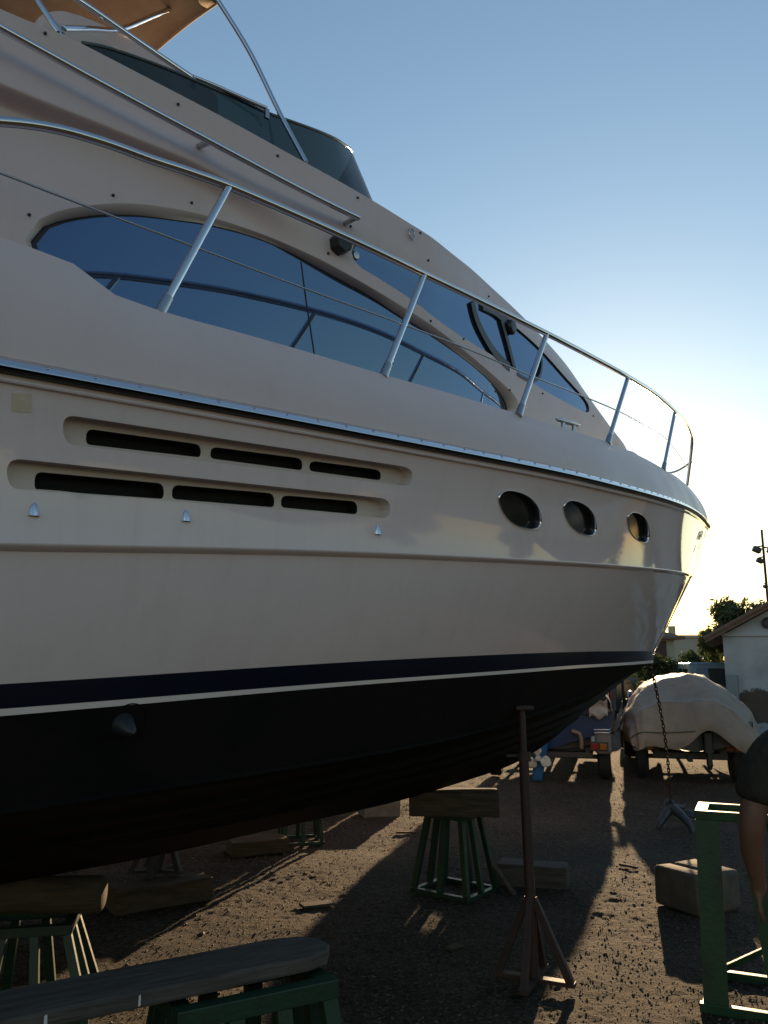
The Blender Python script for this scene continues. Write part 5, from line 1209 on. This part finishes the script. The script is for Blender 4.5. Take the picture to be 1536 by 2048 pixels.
# flaking plaster near the foot of the wall, where damp rises: height plus noise
ad = N.new('ShaderNodeMath'); ad.operation = 'MULTIPLY_ADD'; ad.inputs[1].default_value = 1.5; L.new(n1.outputs['Fac'], ad.inputs[0]); L.new(sep.outputs['Z'], ad.inputs[2])
rp = N.new('ShaderNodeValToRGB'); e = rp.color_ramp.elements; e[0].position = .0; e[0].color = (.10, .07, .055, 1); e[1].position = 1; e[1].color = (.42, .42, .43, 1)
mr = N.new('ShaderNodeMapRange'); mr.inputs['From Min'].default_value = 1.72; mr.inputs['From Max'].default_value = 1.80; L.new(ad.outputs[0], mr.inputs['Value']); L.new(mr.outputs[0], rp.inputs['Fac'])
n2 = N.new('ShaderNodeTexNoise'); n2.inputs['Scale'].default_value = 1.1; n2.inputs['Detail'].default_value = 8; L.new(tc.outputs['Object'], n2.inputs['Vector'])
r2 = N.new('ShaderNodeValToRGB'); r2.color_ramp.elements[0].position = .3; r2.color_ramp.elements[0].color = (.62, .62, .63, 1); r2.color_ramp.elements[1].position = .6; r2.color_ramp.elements[1].color = (1, 1, 1, 1); L.new(n2.outputs['Fac'], r2.inputs['Fac'])
mm = N.new('ShaderNodeMix'); mm.data_type = 'RGBA'; mm.blend_type = 'MULTIPLY'; mm.inputs[0].default_value = 1; L.new(rp.outputs[0], mm.inputs[6]); L.new(r2.outputs[0], mm.inputs[7]); L.new(mm.outputs[2], B_.inputs['Base Color'])
bp = N.new('ShaderNodeBump'); bp.inputs['Strength'].default_value = .5; bp.inputs['Distance'].default_value = .04; L.new(ad.outputs[0], bp.inputs['Height']); L.new(bp.outputs[0], B_.inputs['Normal'])
ROOF = mat('clay_tiles', (.19, .10, .065), rough=.85, color2=(.12, .075, .055), vscale=9, bump=.4, bscale=20)
sh = empty('whitewashed_shed', (8.93, 22.0, 0), math.radians(-25), 'whitewashed gable-ended shed with flaking plaster at the right edge', 'shed')
Wd, eav, slope, dep = 8.2, 2.42, .54, 9.0
MB().prism([(0, 0), (Wd, 0), (Wd, eav), (Wd/2, eav+slope*Wd/2), (0, eav)], 0, dep).build('wall', WALLW, sh)
for sx in (-1, 1):
    x0 = Wd/2; x1 = Wd/2+sx*(Wd/2+.42); z0 = eav+slope*Wd/2+.02; z1 = z0-slope*(Wd/2+.42)
    MB().add([(x0, -.35, z0), (x1, -.35, z1), (x1, -.35, z1+.10), (x0, -.35, z0+.11), (x0, dep+.3, z0), (x1, dep+.3, z1), (x1, dep+.3, z1+.10), (x0, dep+.3, z0+.11)],
             [(0, 1, 2, 3), (7, 6, 5, 4), (0, 4, 5, 1), (3, 2, 6, 7), (1, 5, 6, 2), (0, 3, 7, 4)]).build('roof_slope', ROOF, sh)
    # verge tiles along the gable edge, each one its own piece
    nt_ = 26
    for i in range(nt_):
        t = (i+.5)/nt_; x = x0+(x1-x0)*t; z = z0+(z1-z0)*t+.13
        tl = MB().tube([(x-sx*.09, -.33, z+.045), (x+sx*.10, -.33, z-.055)], [.055, .065], 8).build('tile', ROOF, sh)
MB().box((Wd/2, -.03, eav+.02), (Wd+.06, .07, .10)).build('string_course', WALLW, sh)
MB().lathe([(.0001, -.05), (.10, -.05), (.12, -.09), (.15, -.09), (.16, -.0)], 20, (1.12, 0, 2.72), 'y').build('round_vent', BLACK, sh, smooth=50)
MB().box((.16, -.14, .70), (.28, .22, 1.40)).build('meter_cabinet', mat('cabinet_grey', (.20, .21, .22), rough=.6), sh, bevel=.02)
MB().box((-.26, -.06, eav-.08), (.52, .05, .05)).build('eave_batten', WOOD, sh)
def house(name, loc, rz, w, d, h, label, wall, hip=True, wins=()):
    t = empty(name, loc, rz, label, 'house')
    MB().box((w/2, d/2, h/2), (w, d, h)).build('wall', wall, t)
    if hip:
        o_ = .45; a = (-o_, -o_); b = (w+o_, -o_); c = (w+o_, d+o_); e = (-o_, d+o_)
        rx0, rx1 = d/2, w-d/2
        vs = [(*a, h), (*b, h), (*c, h), (*e, h), (rx0, d/2, h+1.3), (rx1, d/2, h+1.3)]+[(*a, h-.14), (*b, h-.14), (*c, h-.14), (*e, h-.14)]
        MB().add(vs, [(0, 1, 5, 4), (1, 2, 5), (2, 3, 4, 5), (3, 0, 4), (6, 7, 1, 0), (7, 8, 2, 1), (8, 9, 3, 2), (9, 6, 0, 3), (9, 8, 7, 6)]).build('roof', ROOF, t)
    else:
        MB().box((w/2, d/2, h+.12), (w+.3, d+.3, .24)).build('roof_parapet', wall, t)
        MB().box((w*.12, d/2, h+.65), (.5, .5, 1.0)).build('chimney', wall, t)
    for (x, z, ww, hh) in wins:
        f = MB().box((x, -.02, z), (ww+.16, .08, hh+.16)).build('window', wall, t); MB().box((x, -.07, z), (ww, .05, hh)).build('shutter', mat('brown_shutter', (.06, .035, .028), rough=.7), f)
    return t
house('house', (9.4, 45.0, 0), math.radians(4), 6.4, 7, 3.15, 'cream house with a hipped roof and a brown shutter beyond the bow', mat('cream_wall', (.36, .33, .26), rough=.9, var=.08), True, ((5.55, 2.25, .75, 1.35), (3.2, 2.25, .75, 1.35)))
house('house', (25.6, 72.0, 0), math.radians(2), 3.6, 6, 3.95, 'distant pale flat-roofed house between the trees', mat('pale_wall', (.36, .32, .27), rough=.9, var=.08), False, ())

# --- rubble in front of the shed
rb = empty('rubble_heap', (9.0, 19.0, 0), 0, 'heap of grey broken stones in front of the shed', 'rubble')
rs_ = random.Random(5); STN = mat('rubble_stone', (.27, .265, .26), rough=.9, color2=(.16, .155, .15), vscale=6, bump=.5, bscale=20)
protos = []
for k in range(5):
    bm = bmesh.new(); bmesh.ops.create_icosphere(bm, subdivisions=2, radius=.16)
    for v in bm.verts: v.co *= 1+.55*noise.noise(v.co*5+Vector((k*7.1, 0, 0))); v.co.z *= .75
    me = bpy.data.meshes.new('stone'); bm.to_mesh(me); bm.free(); me.materials.append(STN); protos.append(me)
for i in range(130):
    x = rs_.uniform(-1.3, 4.2); y = rs_.uniform(-1.6, 1.4); h = max(0, .62*math.exp(-((x-1.6)/1.6)**2-(y/1.0)**2)); sc = rs_.uniform(.5, 1.5)
    o = link('stone', protos[i % 5], None, rb, (x, y, h*rs_.uniform(.5, 1.0)+.04), (rs_.uniform(0, 6), rs_.uniform(0, 6), rs_.uniform(0, 6))); o.scale = (sc, sc, sc)

# --- floodlight mast
fm = empty('floodlight_mast', (13.93, 30.0, 0), 0, 'tall thin mast with floodlights above the shed at the right edge', 'mast')
MB().tube([(0, 0, 0), (-.02, 0, 6.55)], [.06, .04], 10).build('pole', RUST, fm, smooth=60)
for (x, z, s_) in ((-.28, 5.85, 1), (-.20, 5.45, .8), (.25, 5.8, 1), (-.08, 4.5, .5)):
    MB().bar((0, 0, z+.1), (x, 0, z+.06), .05, .05).build('bracket', BLACK, fm)
    MB().box((x, -.05, z-.05), (.28*s_, .20, .20*s_), Matrix.Rotation(math.radians(25), 3, 'Y')).build('floodlight', BLACK, fm, bevel=.02)

# --- trees and shrubs
LEAF = []
for nm, c in (('leaf_dark', (.030, .042, .014)), ('leaf_mid', (.050, .062, .020)), ('leaf_light', (.075, .080, .026))):
    m = bpy.data.materials.new(nm); m.use_nodes = True; nt = m.node_tree; b = nt.nodes['Principled BSDF']
    b.inputs['Base Color'].default_value = (*c, 1); b.inputs['Roughness'].default_value = .6
    t_ = nt.nodes.new('ShaderNodeBsdfTranslucent'); t_.inputs['Color'].default_value = (c[0]*2.2, c[1]*2.2, c[2]*1.2, 1)
    mx = nt.nodes.new('ShaderNodeMixShader'); mx.inputs[0].default_value = .35
    nt.links.new(b.outputs[0], mx.inputs[1]); nt.links.new(t_.outputs[0], mx.inputs[2]); nt.links.new(mx.outputs[0], nt.nodes['Material Output'].inputs['Surface']); LEAF.append(m)
BARK = mat('bark', (.07, .05, .035), rough=.9, bump=.5, bscale=15, var=.3)
def tree(name, loc, h, rx, ry, label, seed, n=5200, leaf=.10, trunk=.25, low=.25, cat='tree', tone=(0, 1, 1), group=None):
    rg = random.Random(seed); t = empty(name, loc, rg.uniform(0, 6), label, cat, group)
    th = h*low+.2
    tk = MB().tube(catm([(0, 0, -.1), (.05, .03, th*.5), (rg.uniform(-.15, .15), .0, th+h*.2)], 4), [trunk*.5*(1-.45*i/8) for i in range(9)], 9)
    lobes = []
    for k in range(15):
        a = rg.uniform(0, 6.28); rr_ = math.sqrt(rg.random()); z = h*low+(h*(1-low))*rg.uniform(.12, .92)
        env = math.sin(math.pi*min(max((z/h-low*.6)/(1.05-low*.6), 0.02), .98))**.7
        lobes.append((Vector((math.cos(a)*rr_*rx*.75*env, math.sin(a)*rr_*ry*.75*env, z)), rg.uniform(.22, .42)*min(rx, ry, h*.5)*1.05))
        if k < 7: tk.tube(catm([(0, 0, th*.8), tuple(lobes[-1][0]*.55+Vector((0, 0, th*.4))), tuple(lobes[-1][0])], 3), [trunk*.22*(1-.8*i/6)+.006 for i in range(7)], 6)
    tk.build('trunk', BARK, t, smooth=60)
    vs = [[], [], []]; fs = [[], [], []]
    for i in range(n):
        c, r = lobes[rg.randrange(len(lobes))]
        d = Vector((rg.gauss(0, 1), rg.gauss(0, 1), rg.gauss(0, 1))).normalized(); p = c+d*r*(rg.random()**.33)*rg.uniform(.75, 1.15)
        if p.z < .06: continue
        u = Vector((rg.gauss(0, 1), rg.gauss(0, 1), rg.gauss(0, 1))).normalized(); w_ = u.cross(d)
        if w_.length < .05: continue
        w_.normalize(); l = leaf*rg.uniform(.6, 1.5); q = rg.randrange(3); q = tone[q]
        o = len(vs[q]); vs[q] += [p-u*l, p+w_*l*.38, p+u*l, p-w_*l*.38]; fs[q].append((o, o+1, o+2, o+3))
    me = bpy.data.meshes.new('crown'); V = []; F = []; MI = []
    for q in range(3):
        o = len(V); V += [tuple(v) for v in vs[q]]; F += [tuple(o+i for i in f) for f in fs[q]]; MI += [q]*len(fs[q])
    me.from_pydata(V, [], F)
    for m in LEAF: me.materials.append(m)
    me.polygons.foreach_set('material_index', MI)
    link('crown', me, None, t)
    return t
tree('broad_tree', (11.4, 27.0, 0), 3.75, 1.5, 1.5, 'dense evergreen tree rising behind the left end of the shed', 3, n=9000, leaf=.10, low=.10)
tree('broad_tree', (10.75, 26.3, 0), 3.0, .95, .9, 'narrow dark tree squeezed against the shed wall', 4, n=5200, leaf=.085, low=.05)
tree('shrub', (8.85, 27.0, 0), 2.05, 1.05, .9, 'round dark bush straight below the yacht stem', 5, n=4600, leaf=.075, low=.02, cat='shrub', tone=(0, 0, 1))
tree('shrub', (10.2, 31.0, 0), 1.7, 1.6, .9, 'low spreading hedge in front of the cream house', 6, n=4200, leaf=.08, low=.02, cat='shrub', tone=(0, 0, 1))
tree('broad_tree', (14.3, 38.0, 0), 2.75, 1.3, 1.2, 'olive-toned tree before the flat-roofed house', 7, n=4200, leaf=.11, low=.10)
tree('broad_tree', (15.6, 37.0, 0), 2.6, .9, 1.2, 'small backlit tree between the olive-toned tree and the shed', 8, n=3600, leaf=.10, low=.10, tone=(1, 1, 2))
tree('shrub', (13.0, 36.0, 0), 2.1, .8, .8, 'shaggy shrub at the right corner of the cream house', 9, n=3000, leaf=.09, low=.02, cat='shrub', tone=(0, 1, 2))

# --- the rest of the yard to the right, out of the picture but mirrored in the glossy hull
for i, (x, y, hh, rx) in enumerate(((21, 33, 6.0, 2.6), (25.5, 29, 5.2, 2.8), (30, 23, 6.4, 3.2), (35, 15, 5.0, 3.4), (38, 6, 6.6, 3.4), (40, -4, 5.2, 3.6), (39, -15, 6.0, 3.6))):
    tree('yard_tree', (x, y, 0), hh, rx, rx, ['tree nearest the bow', 'second tree past the shed', 'third tree along the yard edge', 'fourth tree along the yard edge', 'tree behind the ochre house', 'second last tree of the yard edge', 'last tree of the yard edge'][i]+', seen only mirrored in the hull', 20+i, n=2600, leaf=.26, low=.12, trunk=.5, tone=(0, 0, 1), group='trees mirrored in the hull')
house('house', (27.0, -3.0, 0), math.radians(104), 7.5, 6, 3.2, 'ochre house on the right of the yard, seen only mirrored in the hull', mat('ochre_wall', (.45, .27, .15), rough=.9, var=.1), True, ((2, 1.7, 1, 1.3), (5.2, 1.7, 1, 1.3)))
house('house', (22.5, 12.5, 0), math.radians(112), 5.0, 5, 2.6, 'white hut on the right of the yard, seen only mirrored in the hull', mat('white_hut', (.60, .57, .52), rough=.9, var=.1), True, ((2.4, 1.4, .9, 1.1),))
for i, (x, y, rz, c) in enumerate(((13.5, 10.5, 150, (.55, .54, .52)), (12.8, 3.5, 160, (.10, .14, .22)))):
    o = copy_tree(wb); o.location = (x, y, .25); o.rotation_euler = (0, 0, math.radians(rz)); o['label'] = ['second white motorboat, on the right of the yard and seen only mirrored in the hull', 'third white motorboat, nearest the camera and seen only mirrored in the hull'][i]
for i, (x, y, hh) in enumerate(((19.5, 24.0, 10.5), (26, 20, 11.5))):
    t = empty('bare_mast', (x, y, 0), 0, ['bare sailing mast nearest the shed, mirrored in the bow', 'taller bare sailing mast, mirrored in the bow'][i], 'mast')
    MB().tube([(0, 0, 0), (0, 0, hh)], [.09, .05], 10).build('pole', GALV, t, smooth=60); MB().bar((-.9, 0, hh*.62), (.9, 0, hh*.62), .05, .04).build('spreader', GALV, t)
# --- a hull laid up beyond the yacht; only the shadow it throws under her keel shows
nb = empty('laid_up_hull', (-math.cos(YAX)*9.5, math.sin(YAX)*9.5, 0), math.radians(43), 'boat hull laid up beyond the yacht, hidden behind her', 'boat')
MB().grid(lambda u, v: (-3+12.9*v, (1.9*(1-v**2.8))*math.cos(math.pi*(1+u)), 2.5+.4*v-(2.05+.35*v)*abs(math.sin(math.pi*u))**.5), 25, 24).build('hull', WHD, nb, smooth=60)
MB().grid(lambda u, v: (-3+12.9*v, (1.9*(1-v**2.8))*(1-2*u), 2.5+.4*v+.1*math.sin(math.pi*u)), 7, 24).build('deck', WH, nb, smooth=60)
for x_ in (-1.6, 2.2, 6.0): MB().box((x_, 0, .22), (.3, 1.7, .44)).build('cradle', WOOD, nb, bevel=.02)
